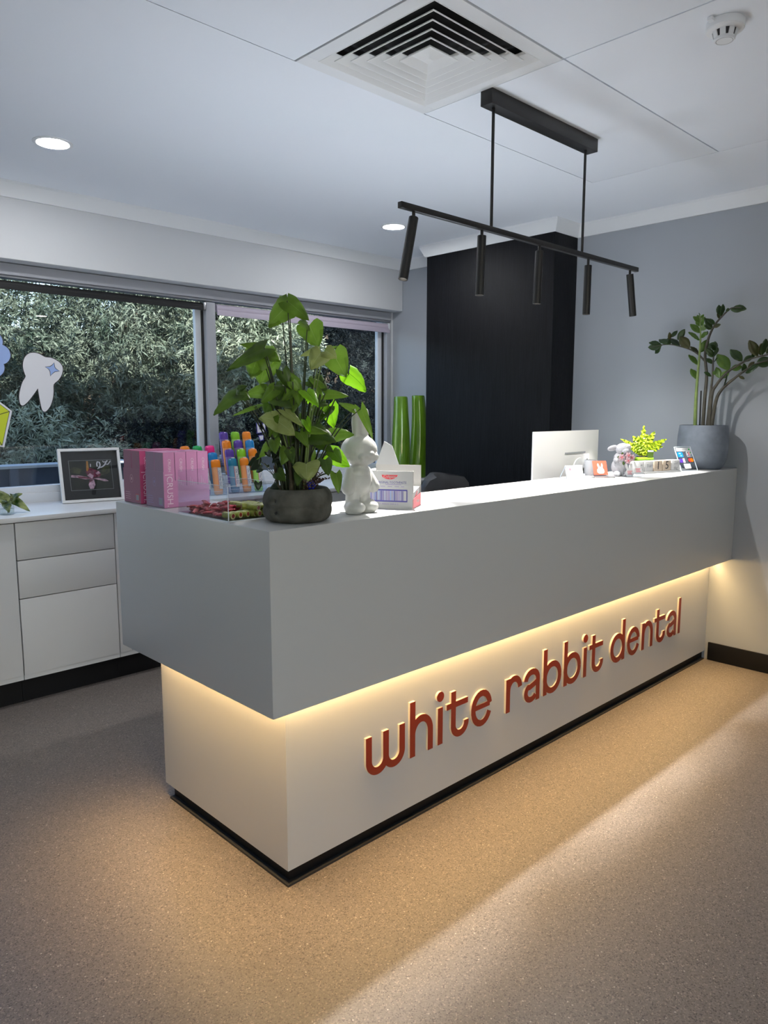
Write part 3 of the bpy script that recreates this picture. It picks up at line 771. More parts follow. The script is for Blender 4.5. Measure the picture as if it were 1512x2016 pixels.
# ------------------------------------------------------------------ tall product boxes in two display cartons
def display_carton(x, y, near):
    if near: lab, c1, c2, nm = 'lilac pink open display carton of tall boxes, nearer the clear acrylic tray', 'pink', 'pinkdark', 'near'
    else: lab, c1, c2, nm = 'magenta open display carton of tall boxes, nearer the picture frame', 'magenta', 'magdark', 'far'
    W_, D_ = 0.156, 0.117
    t = thing('display_carton', lab, 'carton', (x, y, ZT))
    th = 0.0012
    hf, hb = 0.112, 0.066
    b = MB(); b.box(0, W_, 0, D_, 0, th); b.build('bottom', c1, t)
    # side walls slant down from the front edge
    for yy in (0, D_ - th):
        MB().prism([(0, 0), (W_, 0), (W_, hb), (0.062, hb), (0, hf)], yy, yy + th).build('side', c1, t)
    MB().box(0, th, th, D_ - th, 0, hf).build('front', c2, t)
    MB().box(W_ - th, W_, th, D_ - th, 0, hb).build('back', c1, t)
    # printing
    text('|CRUSH.', 0.0275, 'pinkprint', t, (0.019, -0.0004, 0.0545), (math.pi / 2, math.pi / 2, 0), 0.0002, 1.0)
    text('|CRUSH.', 0.0275, 'pinkprint', t, (0.019, D_ + 0.0004, 0.0545), (math.pi / 2, math.pi / 2, math.pi), 0.0002, 1.0)
    e = MB()
    pts = [(0.0595 + 0.011 * math.cos(a * math.pi / 12), 0.079 + 0.013 * math.sin(a * math.pi / 12)) for a in range(24)]
    pi_ = [(0.0595 + 0.0098 * math.cos(a * math.pi / 12), 0.079 + 0.0118 * math.sin(a * math.pi / 12)) for a in range(24)]
    for i in range(24):
        j = (i + 1) % 24
        e.add([(-0.0003, *pts[i]), (-0.0003, *pts[j]), (-0.0003, *pi_[j]), (-0.0003, *pi_[i])], [(0, 1, 2, 3)])
    e.ell((-0.0002, 0.0595, 0.079), (0.0002, 0.004, 0.005), 10, 6)
    e.build('emblem', M['lilac'] if near else M['petal'], t)
    bc = MB(); bc.box(-0.0004, -0.0002, 0.010, 0.034, 0.008, 0.031); bc.build('label_patch', 'petalc' if not near else 'lilac', t)
    b2_ = MB(); b2_.box(-0.0007, -0.0005, 0.0125, 0.0315, 0.0105, 0.0285); b2_.build('label_print', 'grid', t)
    ln = MB()
    for k in range(4): ln.box(-0.0004, -0.0002, 0.070 + 0.004 * (k % 2), 0.106, 0.012 + 0.007 * k, 0.0135 + 0.007 * k)
    ln.build('fine_print', 'lilac' if near else 'petal', t)
    # the boxes
    for j in range(2):
        for i in range(4):
            dx = 0.0016 + i * 0.0383 + (0.0006 if i else 0); dy = 0.0016 + j * 0.0573
            colr = 'pink tall box' if near else 'magenta tall box'
            side = 'front' if j == 0 else 'rear'
            ordn = ('first', 'second', 'third', 'fourth')[i]
            lb = '%s in the carton nearer the %s, %s row, %s from the left' % (colr, 'acrylic tray' if near else 'picture frame', side, ordn)
            o = thing('product_box', lb, 'box', (x + dx, y + dy, ZT + th + 0.0002), 0, 'tall boxes in the carton nearer the ' + ('acrylic tray' if near else 'picture frame'))
            hgt = 0.1685 + rnd.uniform(-0.0012, 0.0012)
            bb = MB(); bb.box(0, 0.0372, 0, 0.0562, 0, hgt); bb.m = [0] * 6
            bb.m[4] = 1
            bb.build('box_body', None, o, 0.0006, seg=1, mats=[c1, c2])
            MB().box(-0.0, 0.0372, 0.0, 0.0562, hgt, hgt + 0.0006).build('lid', c1, o)
            if j == 0: text('CRUSH', 0.0125, 'pinkprint', o, (0.0195, -0.0003, 0.129), (math.pi / 2, math.pi / 2, 0), 0.00015, 1.0)
            if j == 0:
                fp = MB()
                for q in range(3): fp.box(0.012 + 0.006 * q, 0.0128 + 0.006 * q, -0.0003, -0.0001, 0.028, 0.092 - 0.01 * q)
                fp.build('fine_print', 'pinkprint', o)
display_carton(0.0265, 0.580, True)
display_carton(0.0255, 0.733, False)

# ------------------------------------------------------------------ clear acrylic tray with sweets
AX, AY = 0.013, 0.203
tr = thing('acrylic_tray', 'clear acrylic display tray holding wrapped sweets, beside the concrete planter', 'tray', (AX, AY, ZT))
AW, AD, AH = 0.165, 0.268, 0.095
MB().box(0, AW, 0, AD, 0, 0.003).build('base', 'acrylic', tr)
MB().box(0, 0.003, 0, AD, 0.003, AH).build('side', 'acrylic', tr)
MB().box(AW - 0.003, AW, 0, AD, 0.003, AH).build('side', 'acrylic', tr)
MB().box(0.003, AW - 0.003, 0, 0.003, 0.003, AH).build('front', 'acrylic', tr)
MB().box(0.003, AW - 0.003, AD - 0.003, AD, 0.003, AH + 0.03).build('back', 'acrylic', tr)
ed = MB()
for (a, b, c, d, e, f) in ((0, AW, 0, 0.0018, AH, AH + 0.0012), (0, 0.0018, 0, AD, AH, AH + 0.0012), (-0.0006, 0.0012, -0.0006, 0.0012, 0, AH), (0, AW, -0.0006, 0.0012, 0, 0.0022), (-0.0006, 0.0012, 0, AD, 0, 0.0022), (AW - 0.0012, AW + 0.0004, 0, AD, AH, AH + 0.0012)):
    ed.box(a, b, c, d, e, f)
ed.build('polished_edge', 'acryledge', tr)

def sweet_mesh():
    mb = MB()
    n = 8; prof = [(-0.020, 0.0075, 0.002), (-0.0135, 0.0022, 0.0022), (-0.010, 0.0065, 0.0045), (0, 0.0085, 0.0058), (0.010, 0.0065, 0.0045), (0.0135, 0.0022, 0.0022), (0.020, 0.0075, 0.002)]
    vs = []; fs = []
    for (x, ry, rz) in prof:
        for k in range(n):
            a = 2 * math.pi * k / n
            vs.append((x, ry * math.cos(a), rz * math.sin(a)))
    for i in range(len(prof) - 1):
        for k in range(n):
            fs.append((i * n + k, i * n + (k + 1) % n, (i + 1) * n + (k + 1) % n, (i + 1) * n + k))
    fs += [tuple(range(n)), tuple(range(len(vs) - 1, len(vs) - n - 1, -1))]
    return mb.add(vs, fs)
sw = None
for k in range(46):
    if sw is None:
        sw = sweet_mesh().build('wrapped_sweet', 'foilred', smooth=True); o = sw
    else:
        o = sw.copy(); COL.objects.link(o)
    layer = 0 if k < 24 else (1 if k < 38 else 2)
    m_ = k % 24 if layer == 0 else k
    if layer == 0: lx, ly = 0.026 + 0.034 * (k % 4), 0.078 + 0.032 * (k // 4)
    else: lx, ly = 0.030 + rnd.random() * 0.09, 0.09 + rnd.random() * 0.15
    o.location = (AX + lx + rnd.uniform(-.004, .004), AY + min(ly, 0.245) + rnd.uniform(-.004, .004), ZT + 0.0095 + 0.0085 * layer)
    o.rotation_euler = (rnd.uniform(-.4, .4), rnd.uniform(-.25, .25), rnd.uniform(0, 3.1))
    tag(o, 'red foil wrapped sweet lying in the clear acrylic tray', 'sweet', 'red foil sweets in the acrylic tray')
rl = None
for k in range(26):
    if rl is None:
        rl = thing('sweet_roll', '', 'sweet')
        MB().tube([(-0.017, 0, 0), (-0.0165, 0, 0), (0.0165, 0, 0), (0.017, 0, 0)], [0.0085, 0.0092, 0.0092, 0.0085], 16).build('wrapper', 'limewrap', rl, smooth=True)
        e_ = MB()
        for sx in (-1, 1):
            e_.tube([(sx * 0.0171, 0, 0), (sx * 0.0174, 0, 0)], 0.0088, 16)
        e_.build('rim', 'yellowrim', rl)
        c_ = MB()
        for sx in (-1, 1): c_.tube([(sx * 0.0174, 0, 0), (sx * 0.0178, 0, 0)], 0.0056, 14)
        c_.build('centre', 'cocoa', rl)
        o = rl
    else:
        o = copy_tree(rl)
    if k < 4:
        lx, ly, a = 0.012 + 0.0225 * k, 0.034 + 0.0 * k, R(-78 + 6 * k)
        zz_ = 0.0126
    else:
        j = k - 4; lx = 0.105 + 0.019 * (j % 3) - (0.004 if j > 11 else 0); ly = 0.030 + 0.031 * ((j // 3) % 4)
        a = R(rnd.choice((-80, 95, 20, -30, 60)) + rnd.uniform(-12, 12)); zz_ = 0.0126 + 0.0165 * (j // 12)
        if lx > 0.138: lx = 0.138
        ly = max(ly, 0.03)
    if k < 4: ly += 0.003; lx += 0.012
    o.location = (AX + lx, AY + ly, ZT + zz_); o.rotation_euler = (0, rnd.uniform(-.06, .06), a)
    tag(o, 'lime green wrapped roll with a dark red end, in the clear acrylic tray', 'sweet', 'lime rolls in the acrylic tray')

# ------------------------------------------------------------------ concrete planter with tall foliage plant
PX, PYY = 0.170, 0.106
pot = thing('planter', 'squat dark concrete planter with tall broad leaved foliage plant on the counter corner', 'potted plant', (PX, PYY, ZT))
def potr(r, a, z):
    # waist crease, two thumb holes and soft bulges on the side towards the waiting room's left
    k = 1 - 0.045 * math.exp(-((z - 0.041) / 0.006) ** 2) * (0.4 + 0.6 * max(0, math.cos(a - R(195))) ** 0.7 if math.cos(a - R(195)) > 0 else 0.4)
    for (aa, zz, dep) in ((R(193), 0.060, 0.10), (R(193), 0.029, 0.10)):
        d = math.atan2(math.sin(a - aa), math.cos(a - aa))
        k += 0.05 * math.exp(-(d / 0.34) ** 2 - ((z - zz) / 0.017) ** 2)
        k -= dep * 1.3 * math.exp(-(d / 0.085) ** 2 - ((z - zz) / 0.0062) ** 2)
    k += 0.012 * math.sin(3 * a + 1) * math.sin(z * 60)
    return r * k
prof = [(0.066, 0.0), (0.076, 0.002), (0.085, 0.008), (0.0905, 0.016), (0.093, 0.025), (0.0938, 0.034), (0.0935, 0.043), (0.0942, 0.052), (0.0935, 0.062), (0.0915, 0.072), (0.0875, 0.081), (0.082, 0.088), (0.079, 0.090), (0.0765, 0.089), (0.075, 0.084), (0.074, 0.070)]
pf = []
for i in range(len(prof) - 1):
    for t in (0, 0.5): pf.append((prof[i][0] * (1 - t) + prof[i + 1][0] * t, prof[i][1] * (1 - t) + prof[i + 1][1] * t))
pf.append(prof[-1])
MB().lathe(pf, 110, cap1=False, fn=potr).build('pot', 'concrete', pot, smooth=True)
hl = MB()
for zz in (0.060, 0.029):
    a = R(193); hl.ell((0.0875 * math.cos(a), 0.0875 * math.sin(a), zz), (0.0035, 0.006, 0.0046), 12, 8, Matrix.Rotation(a, 3, 'Z'))
hl.build('thumb_hole', 'gap', pot, smooth=True)
MB().lathe([(0.0735, 0.070), (0.05, 0.075), (0.0, 0.078)], 36, cap0=False, cap1=False).build('soil', 'soil', pot, smooth=True)
VIEW = Vector((0.696, 0.718, 0)); RIGHT = Vector((0.718, -0.696, 0))
base = Vector((PX, PYY, ZT))
SYN=[
    (0.172, 0.131, 1.635, 0.118, 0.155, 1.578, 0.063, 1),
    (0.15, 0.11, 1.638, 0.177, 0.056, 1.59, 0.041, 1),
    (0.173, 0.172, 1.647, 0.193, 0.125, 1.634, 0.031, 1),
    (0.209, 0.095, 1.58, 0.214, 0.063, 1.525, 0.061, 1),
    (0.194, 0.082, 1.58, 0.166, 0.081, 1.586, 0.033, 1),
    (0.111, 0.162, 1.52, 0.026, 0.217, 1.466, 0.044, 0),
    (0.126, 0.203, 1.513, 0.094, 0.207, 1.445, 0.072, 1),
    (0.119, 0.183, 1.522, 0.067, 0.205, 1.531, 0.022, 1),
    (0.14, 0.204, 1.516, 0.158, 0.158, 1.491, 0.05, 1),
    (0.156, 0.216, 1.498, 0.13, 0.213, 1.427, 0.068, 1),
    (0.2, 0.034, 1.507, 0.166, 0.039, 1.465, 0.051, 2),
    (0.208, 0.054, 1.512, 0.161, 0.072, 1.5, 0.022, 2),
    (0.207, 0.027, 1.51, 0.214, -0.007, 1.493, 0.035, 2),
    (0.261, 0.059, 1.507, 0.271, 0.021, 1.447, 0.061, 1),
    (0.258, 0.089, 1.516, 0.268, 0.052, 1.529, 0.017, 1),
    (0.298, 0.036, 1.456, 0.334, 0.002, 1.412, 0.053, 3),
    (0.049, 0.208, 1.398, -0.008, 0.236, 1.35, 0.041, 0),
    (0.064, 0.221, 1.41, 0.069, 0.189, 1.42, 0.019, 0),
    (0.06, 0.211, 1.4, 0.068, 0.176, 1.39, 0.036, 0),
    (0.123, 0.179, 1.41, 0.072, 0.2, 1.399, 0.036, 1),
    (0.139, 0.19, 1.421, 0.131, 0.17, 1.399, 0.033, 1),
    (0.136, 0.11, 1.395, 0.101, 0.116, 1.419, 0.046, 0),
    (0.115, 0.116, 1.386, 0.131, 0.073, 1.366, 0.04, 0),
    (0.166, 0.095, 1.43, 0.13, 0.102, 1.461, 0.019, 1),
    (0.184, 0.175, 1.436, 0.193, 0.138, 1.401, 0.037, 0),
    (0.078, 0.167, 1.364, 0.025, 0.19, 1.344, 0.014, 1),
    (0.082, 0.162, 1.366, 0.083, 0.133, 1.371, 0.011, 1),
    (0.103, 0.101, 1.329, 0.061, 0.113, 1.341, 0.051, 2),
    (0.105, 0.098, 1.327, 0.122, 0.054, 1.297, 0.045, 2),
    (0.123, 0.095, 1.358, 0.146, 0.045, 1.317, 0.024, 2),
    (0.142, 0.188, 1.374, 0.122, 0.18, 1.35, 0.033, 0),
    (0.238, 0.067, 1.4, 0.269, 0.009, 1.396, 0.025, 1),
    (0.219, 0.057, 1.413, 0.186, 0.062, 1.443, 0.027, 1),
    (0.231, 0.101, 1.442, 0.243, 0.062, 1.41, 0.036, 0),
    (0.242, 0.119, 1.4, 0.251, 0.083, 1.38, 0.037, 1),
    (0.242, 0.133, 1.395, 0.248, 0.127, 1.367, 0.037, 3),
    (0.265, 0.083, 1.37, 0.276, 0.071, 1.308, 0.048, 3),
    (0.262, 0.086, 1.367, 0.234, 0.085, 1.331, 0.036, 0),
    (0.238, 0.067, 1.377, 0.207, 0.069, 1.367, 0.019, 0),
    (0.28, -0.002, 1.359, 0.239, 0.01, 1.376, 0.018, 1),
    (0.307, -0.0, 1.361, 0.317, -0.038, 1.282, 0.023, 1),
    (0.144, 0.033, 1.22, 0.132, 0.016, 1.179, 0.061, 2),
    (0.115, 0.074, 1.255, 0.091, 0.07, 1.218, 0.034, 1),
    (0.119, 0.071, 1.256, 0.114, 0.048, 1.22, 0.024, 0),
    (0.195, 0.081, 1.299, 0.231, 0.018, 1.281, 0.06, 0),
    (0.167, 0.066, 1.307, 0.197, 0.009, 1.301, 0.024, 1),
    (0.151, 0.068, 1.3, 0.154, 0.037, 1.264, 0.027, 1),
    (0.249, 0.057, 1.241, 0.286, 0.02, 1.208, 0.05, 3),
    (0.252, 0.054, 1.247, 0.255, 0.022, 1.218, 0.033, 1),
    (0.205, 0.03, 1.226, 0.199, 0.007, 1.188, 0.032, 0),
    (0.219, 0.002, 1.191, 0.212, -0.019, 1.142, 0.027, 1),
    (0.117, 0.143, 1.27, 0.078, 0.152, 1.237, 0.033, 1),
    (0.107, 0.111, 1.194, 0.109, 0.081, 1.175, 0.029, 0),
    (0.225, 0.079, 1.271, 0.239, 0.038, 1.248, 0.028, 0),
    (0.138, 0.053, 1.195, 0.12, 0.042, 1.164, 0.024, 0),
    (0.161, 0.114, 1.286, 0.134, 0.112, 1.26, 0.03, 0),
    (0.217, 0.129, 1.339, 0.194, 0.123, 1.309, 0.034, 0),
    (0.166, 0.178, 1.298, 0.139, 0.177, 1.271, 0.036, 0),
    (0.243, 0.118, 1.325, 0.242, 0.091, 1.298, 0.034, 0),
]
qf = random.Random(77)
for k in range(20):                                     # smaller inner leaves that fill the crown
    side, dep, hz = qf.gauss(0.0, 0.040), qf.uniform(-0.06, 0.07), qf.uniform(0.15, 0.40)
    side *= 0.6 + 0.8 * (1 - abs(hz - 0.27) / 0.27)
    a = base + RIGHT * (side - 0.01) + VIEW * dep + Vector((0, 0, hz))
    dr = (RIGHT * (side * 9 + qf.uniform(-.6, .6)) + VIEW * qf.uniform(-.5, .3) + Vector((0, 0, qf.uniform(-0.9, 0.1)))).normalized()
    ln = qf.uniform(0.038, 0.066); b = a + dr * ln
    SYN.append((a.x, a.y, a.z, b.x, b.y, b.z, ln * qf.uniform(0.62, 0.8), 3 if side > 0.04 and qf.random() < 0.3 else qf.choice((0, 0, 1, 1, 1))))
for i, (ax, ay, az, bx, by, bz, wd, tone) in enumerate(SYN):
    a = Vector((ax, ay, az)) - base; b = Vector((bx, by, bz)) - base
    q = random.Random(i * 3 + 1)
    nr = -VIEW * q.uniform(0.7, 1.05) + Vector((0, 0, 1)) * q.uniform(0.25, 0.7) + RIGHT * q.uniform(-0.3, 0.3)
    if tone == 3: nr = VIEW * -0.9 + Vector((0, 0, 0.35)) + RIGHT * 0.5
    vs, fs = heart_leaf(a, b, wd * (1.3 if i < 58 else 1.05), nr, q.uniform(0.05, 0.22), q.uniform(0.05, 0.25), 0.22, 9, 0.025, True, i, True)
    lm = MB().add(vs, fs)
    for r_ in range(9): lm.m[r_ * 7 + 3] = 1
    lm.build('leaf', None, pot, smooth=True, mats=['syn%d' % tone, 'rib%d' % tone])
    # petiole from the crown to the leaf
    side = (a.x * RIGHT.x + a.y * RIGHT.y)
    foot = RIGHT * max(-0.035, min(0.035, side * 0.25)) + VIEW * q.uniform(-0.02, 0.03) + Vector((0, 0, 0.070))
    if a.z < 0.16: foot = foot + Vector((0, 0, 0.004))
    mid = foot * 0.45 + a * 0.55 + Vector((0, 0, 0.03)) - RIGHT * side * 0.22
    P = bez(foot, mid, a, 9)
    rads = [0.0030 - 0.0016 * k / 9 for k in range(10)]
    MB().tube(P, rads, 6).build('petiole', 'stem' if tone != 2 or i % 2 else 'stemlight', pot, smooth=True)
# canes in the middle
for (x0, y0, x1, y1, zt_, r_) in ((-0.012, 0.005, -0.008, 0.010, 0.50, 0.0040), (0.004, 0.0, 0.000, 0.012, 0.36, 0.0045), (-0.024, 0.010, -0.03, 0.016, 0.24, 0.0042), (0.016, -0.010, 0.030, -0.014, 0.26, 0.0040), (-0.045, 0.02, -0.052, 0.03, 0.15, 0.0055), (-0.030, -0.012, -0.036, -0.01, 0.20, 0.005)):
    MB().tube([(x0, y0, 0.066), ((x0 + x1) / 2 + 0.004, (y0 + y1) / 2, zt_ * 0.55), (x1, y1, zt_)], [r_ * 1.15, r_, r_ * 0.6], 8).build('cane', 'stembrown', pot, smooth=True)
# small ivy at the left, reddish sprigs at the right, a blue paper flower
for k in range(16):
    q = random.Random(100 + k)
    c = RIGHT * q.uniform(-0.115, -0.045) + VIEW * q.uniform(-0.04, 0.02) + Vector((0, 0, q.uniform(0.085, 0.19)))
    dr = (RIGHT * q.uniform(-1, 0.4) + Vector((0, 0, q.uniform(-1, -0.1))) + VIEW * q.uniform(-.4, .4)).normalized()
    ln = q.uniform(0.014, 0.026)
    vs, fs = heart_leaf(c, c + dr * ln, ln * 1.1, -VIEW + Vector((q.uniform(-.5, .5), q.uniform(-.5, .5), 0.5)), 0.2, 0.15, 0.3, 5, 0.05, True, k)
    lf = MB().add(vs, fs).build('ivy_leaf', 'ivy', pot, smooth=True)
    if k % 3 == 0: MB().tube(bez(RIGHT * -0.045 + Vector((0, 0, 0.072)), RIGHT * -0.06 + Vector((0, 0, 0.14)), c, 6), 0.0010, 5).build('ivy_stem', 'stem', pot, smooth=True)
for k in range(9):
    q = random.Random(200 + k)
    f0 = RIGHT * q.uniform(0.02, 0.05) + VIEW * q.uniform(-0.035, -0.005) + Vector((0, 0, 0.072))
    tp = f0 + RIGHT * q.uniform(0.005, 0.055) + Vector((0, 0, q.uniform(0.03, 0.085))) - VIEW * q.uniform(0, 0.02)
    s_ = MB(); P = bez(f0, (f0 + tp) / 2 + Vector((0, 0, 0.02)), tp, 6); s_.tube(P, 0.0008, 5)
    for p in P[1:]:
        for e in (-1, 1):
            d = (RIGHT * e + Vector((0, 0, 0.5)) + VIEW * q.uniform(-.6, .6)).normalized() * 0.010
            nn = -VIEW * 0.003
            s_.add([p, p + d * 0.5 + Vector((0, 0, 0.0024)), p + d, p + d * 0.5 - Vector((0, 0, 0.0024))], [(0, 1, 2, 3)])
    s_.build('sprig', 'twig', pot)
bl = MB()
for k in range(6):
    a = k * math.pi / 3
    bl.ell(Vector((0.012, -0.044, 0.098)) + RIGHT * 0.007 * math.cos(a) + Vector((0, 0, 0.007 * math.sin(a))), (0.006, 0.006, 0.006), 8, 6)
M['bluefl'] = mat('bright_blue_petal', (0.006, 0.02, 0.55), 0.5)
bl.build('blue_flower', 'bluefl', pot, smooth=True)
MB().tube([(0.008, -0.036, 0.066), (0.012, -0.042, 0.094)], 0.0012, 6).build('flower_stem', 'stem', pot)

# ------------------------------------------------------------------ white rabbit figurine
fg = MB()
def cap(a, b, r0, r1, k=7, squash=1.0):
    A, B = Vector(a), Vector(b)
    for i in range(k + 1):
        t = i / k; r = r0 * (1 - t) + r1 * t
        fg.ell(A * (1 - t) + B * t, (r, r * squash, r), 14, 10)
for s in (-1, 1):
    fg.ell((s * 0.027, -0.010, 0.019), (0.026, 0.037, 0.0205), 20, 14)
    fg.lathe([(0.024, 0.001), (0.0255, 0.012)], 20, (s * 0.027, -0.006, 0))
    cap((s * 0.023, 0.004, 0.024), (s * 0.019, 0.004, 0.065), 0.021, 0.022)
    cap((s * 0.034, 0.002, 0.122), (s * 0.050, -0.008, 0.076), 0.013, 0.0205)
    cap((s * 0.014, -0.008, 0.214), (s * 0.016, -0.008, 0.262), 0.0135, 0.0165, 8, 0.8)
    cap((s * 0.016, -0.008, 0.262), (s * 0.018, -0.008, 0.291), 0.0165, 0.0125, 6, 0.8)
    fg.ell((s * 0.020, -0.040, 0.164), (0.018, 0.014, 0.014), 16, 12)
fg.ell((0, 0.002, 0.092), (0.042, 0.037, 0.045), 24, 16)
fg.ell((0, 0.000, 0.118), (0.036, 0.032, 0.024), 24, 16)
fg.lathe([(0.030, 0.120), (0.026, 0.140), (0.03, 0.150)], 24)
fg.ell((0, -0.002, 0.182), (0.056, 0.050, 0.046), 28, 20)
fg.ell((0, -0.006, 0.163), (0.052, 0.046, 0.026), 28, 18)
fg.ell((0, -0.048, 0.172), (0.014, 0.012, 0.010), 16, 12)
fg.ell((0, 0.040, 0.062), (0.014, 0.014, 0.014), 14, 10)
fo = fg.build('rabbit_figurine', 'vinylwhite')
rm = fo.modifiers.new('r', 'REMESH'); rm.mode = 'VOXEL'; rm.voxel_size = 0.0020; rm.use_smooth_shade = True
smm = fo.modifiers.new('s', 'SMOOTH'); smm.iterations = 7; smm.factor = 0.5
dg = bpy.context.evaluated_depsgraph_get()
me2 = bpy.data.meshes.new_from_object(fo.evaluated_get(dg))
fo.modifiers.clear(); fo.data = me2; me2.shade_smooth()
tag(fo, 'plain matt white rabbit figurine with upright ears standing on the counter', 'figurine', None, (0.392, 0.104, ZT), R(2))

# ------------------------------------------------------------------ toothpaste display carton
tc = thing('toothpaste_carton', 'white open toothpaste shipping carton with a large barcode, behind the rabbit figurine', 'carton', (0.558, 0.046, ZT), R(-60))
CW, CD, CH = 0.148, 0.113, 0.1145
MB().box(-CW, 0, 0, 0.0016, 0, CH).build('front_panel', 'paper', tc)
MB().box(-0.0016, 0, 0.0016, 0.014, 0, CH).build('side_return', 'paper2', tc)
MB().box(-CW, -CW + 0.0016, 0.0016, CD, 0, CH).build('side_panel', 'paper', tc)
MB().box(-CW, 0, 0.0016, CD, 0, 0.0016).build('bottom', 'paper', tc)
MB().box(-CW, 0, CD - 0.0016, CD, 0.0016, 0.126).build('back_panel', 'paper2', tc)
MB().prism([(-CW, 0.126), (-0.072, 0.126), (-0.094, 0.185), (-0.12, 0.2)], CD - 0.0014, CD - 0.0002, 'xz').build('raised_flap', 'paper', tc)
MB().prism([(0.0016, 0.0), (CD, 0.0), (CD, 0.040), (0.0016, 0.028)], -0.0016, 0.0, 'yz').build('side_lip', 'rose', tc)
text('Colgate', 0.012, 'paper', tc, (0.0006, 0.070, 0.019), (math.pi / 2, 0, math.pi / 2), 0.0001)
lg = [(-0.097 + 0.0, 0.1025), (-0.046, 0.1025), (-0.049, 0.098), (-0.056, 0.0925), (-0.066, 0.0893), (-0.076, 0.0892), (-0.086, 0.0915), (-0.094, 0.096)]
lp = MB(); lp.prism(lg, -0.0008, -0.0001, 'xz'); lp.build('red_badge', 'red', tc)
text('Colgate', 0.0118, 'paper', tc, (-0.0715, -0.0011, 0.0975), (math.pi / 2, 0, 0), 0.0002, 1.05)
text('ORIGINAL TOOTHPASTE', 0.0098, 'navy', tc, (-0.066, -0.0004, 0.0795), (math.pi / 2, 0, 0), 0.0001, 0.86)
fp = MB()
for (xx, zz, ww_) in ((-0.085, 0.0725, 0.05), (-0.10, 0.0665, 0.014), (-0.078, 0.0665, 0.014), (-0.056, 0.0665, 0.014), (-0.036, 0.0665, 0.010)):
    fp.box(xx, xx + ww_, -0.0003, -0.0001, zz, zz + 0.0016)
fp.build('fine_print', 'lilac', tc)
bf = MB()
bf.box(-0.132, -0.016, -0.0004, -0.0001, 0.0205, 0.0245); bf.box(-0.132, -0.016, -0.0004, -0.0001, 0.0545, 0.0585)
bf.box(-0.132, -0.129, -0.0004, -0.0001, 0.0245, 0.0545); bf.box(-0.019, -0.016, -0.0004, -0.0001, 0.0245, 0.0545)
bf.build('barcode_border', 'navy', tc)
bn, bl_, bs = MB(), MB(), MB(); xx = -0.126; q = random.Random(5)
while xx < -0.030:
    w_ = q.choice((0.001, 0.001, 0.002, 0.003)); q.choice((bn, bn, bl_, bs)).box(xx, xx + w_, -0.0003, -0.0001, 0.0245, 0.0540); xx += w_ + q.choice((0.0008, 0.0012, 0.002))
bn.build('barcode_bars', 'navy', tc); bl_.build('barcode_bars', 'lilac', tc); bs.build('barcode_bars', 'sky', tc)
text('9 300632 06810 2', 0.0068, 'lilac', tc, (-0.074, -0.0004, 0.0135), (math.pi / 2, 0, 0), 0.0001, 1.2)
tb = thing('toothpaste_box', 'slim white and red toothpaste box lying inside the white carton', 'box', (0.558, 0.046, ZT), R(-60))
bx = MB(); bx.box(-0.14, -0.003, 0.024, 0.104, 0.0018, 0.060)
bx.v = [(x, y, z - (0.104 - y) * 0.16 if z > 0.03 else z) for x, y, z in bx.v]
bx.build('box_body', 'paper', tb, 0.001)
sp = MB(); sp.prism([(0.040, 0.020), (0.082, 0.048), (0.066, 0.049), (0.044, 0.034)], -0.0029, -0.0026, 'yz'); sp.build('red_swoosh', 'rose', tb)

# ------------------------------------------------------------------ small things at the right end of the counter
def rrect(w_, h_, r_, n=4):
    o = []
    for cx, cy, a0 in ((w_ - r_, r_, -90), (w_ - r_, h_ - r_, 0), (r_, h_ - r_, 90), (r_, r_, 180)):
        for k in range(n + 1):
            a = R(a0 + 90 * k / n); o.append((cx + r_ * math.cos(a), cy + r_ * math.sin(a)))
    return o
def leanm(deg, y=0.0, z=0.0):   # tilts a sheet built upright (in xz) backwards by deg about its bottom edge
    return Matrix.Translation((0, y, z)) @ Matrix.Rotation(R(-deg), 4, 'X')

bh = thing('card_holder', 'clear plastic stand holding white business cards, beside the monitor', 'card holder', (1.786, 0.279, ZT), R(-24))
M['frost'] = mat('pale_blue_plastic', (0.62, 0.70, 0.80), 0.25)
MB().prism([(0, 0), (0.062, 0), (0.020, 0.052), (0.018, 0.052), (0.056, 0.002), (0.002, 0.002)], 0, 0.0015, 'yz').build('side', 'frost', bh)
MB().prism([(0, 0), (0.062, 0), (0.020, 0.052), (0.018, 0.052), (0.056, 0.002), (0.002, 0.002)], 0.091, 0.0925, 'yz').build('side', 'frost', bh)
MB().box(0, 0.0925, 0, 0.062, 0, 0.0015).build('base', 'frost', bh)
MB().prism([(0, 0), (0.0925, 0), (0.0925, 0.021), (0.016, 0.021), (0.006, 0.016)], 0.0, 0.0015, 'xz').build('front_lip', 'frost', bh)
bc = MB().prism(rrect(0.086, 0.058, 0.002), 0.0, 0.006, 'xz').rot(leanm(18, 0.004, 0.002)).build('business_cards', 'paper', bh)
bc.location = (0.003, 0, 0)
bp = MB(); bp.prism([(0.021 + 0.006 * math.cos(a * math.pi / 8), 0.040 + 0.006 * math.sin(a * math.pi / 8)) for a in range(16)], -0.0004, -0.0001, 'xz')
for k in range(1): bp.box(0.034, 0.058, -0.0003, -0.0001, 0.0385, 0.0405)
bp.rot(leanm(18, 0.004, 0.002)).build('card_print', 'rose', bc)

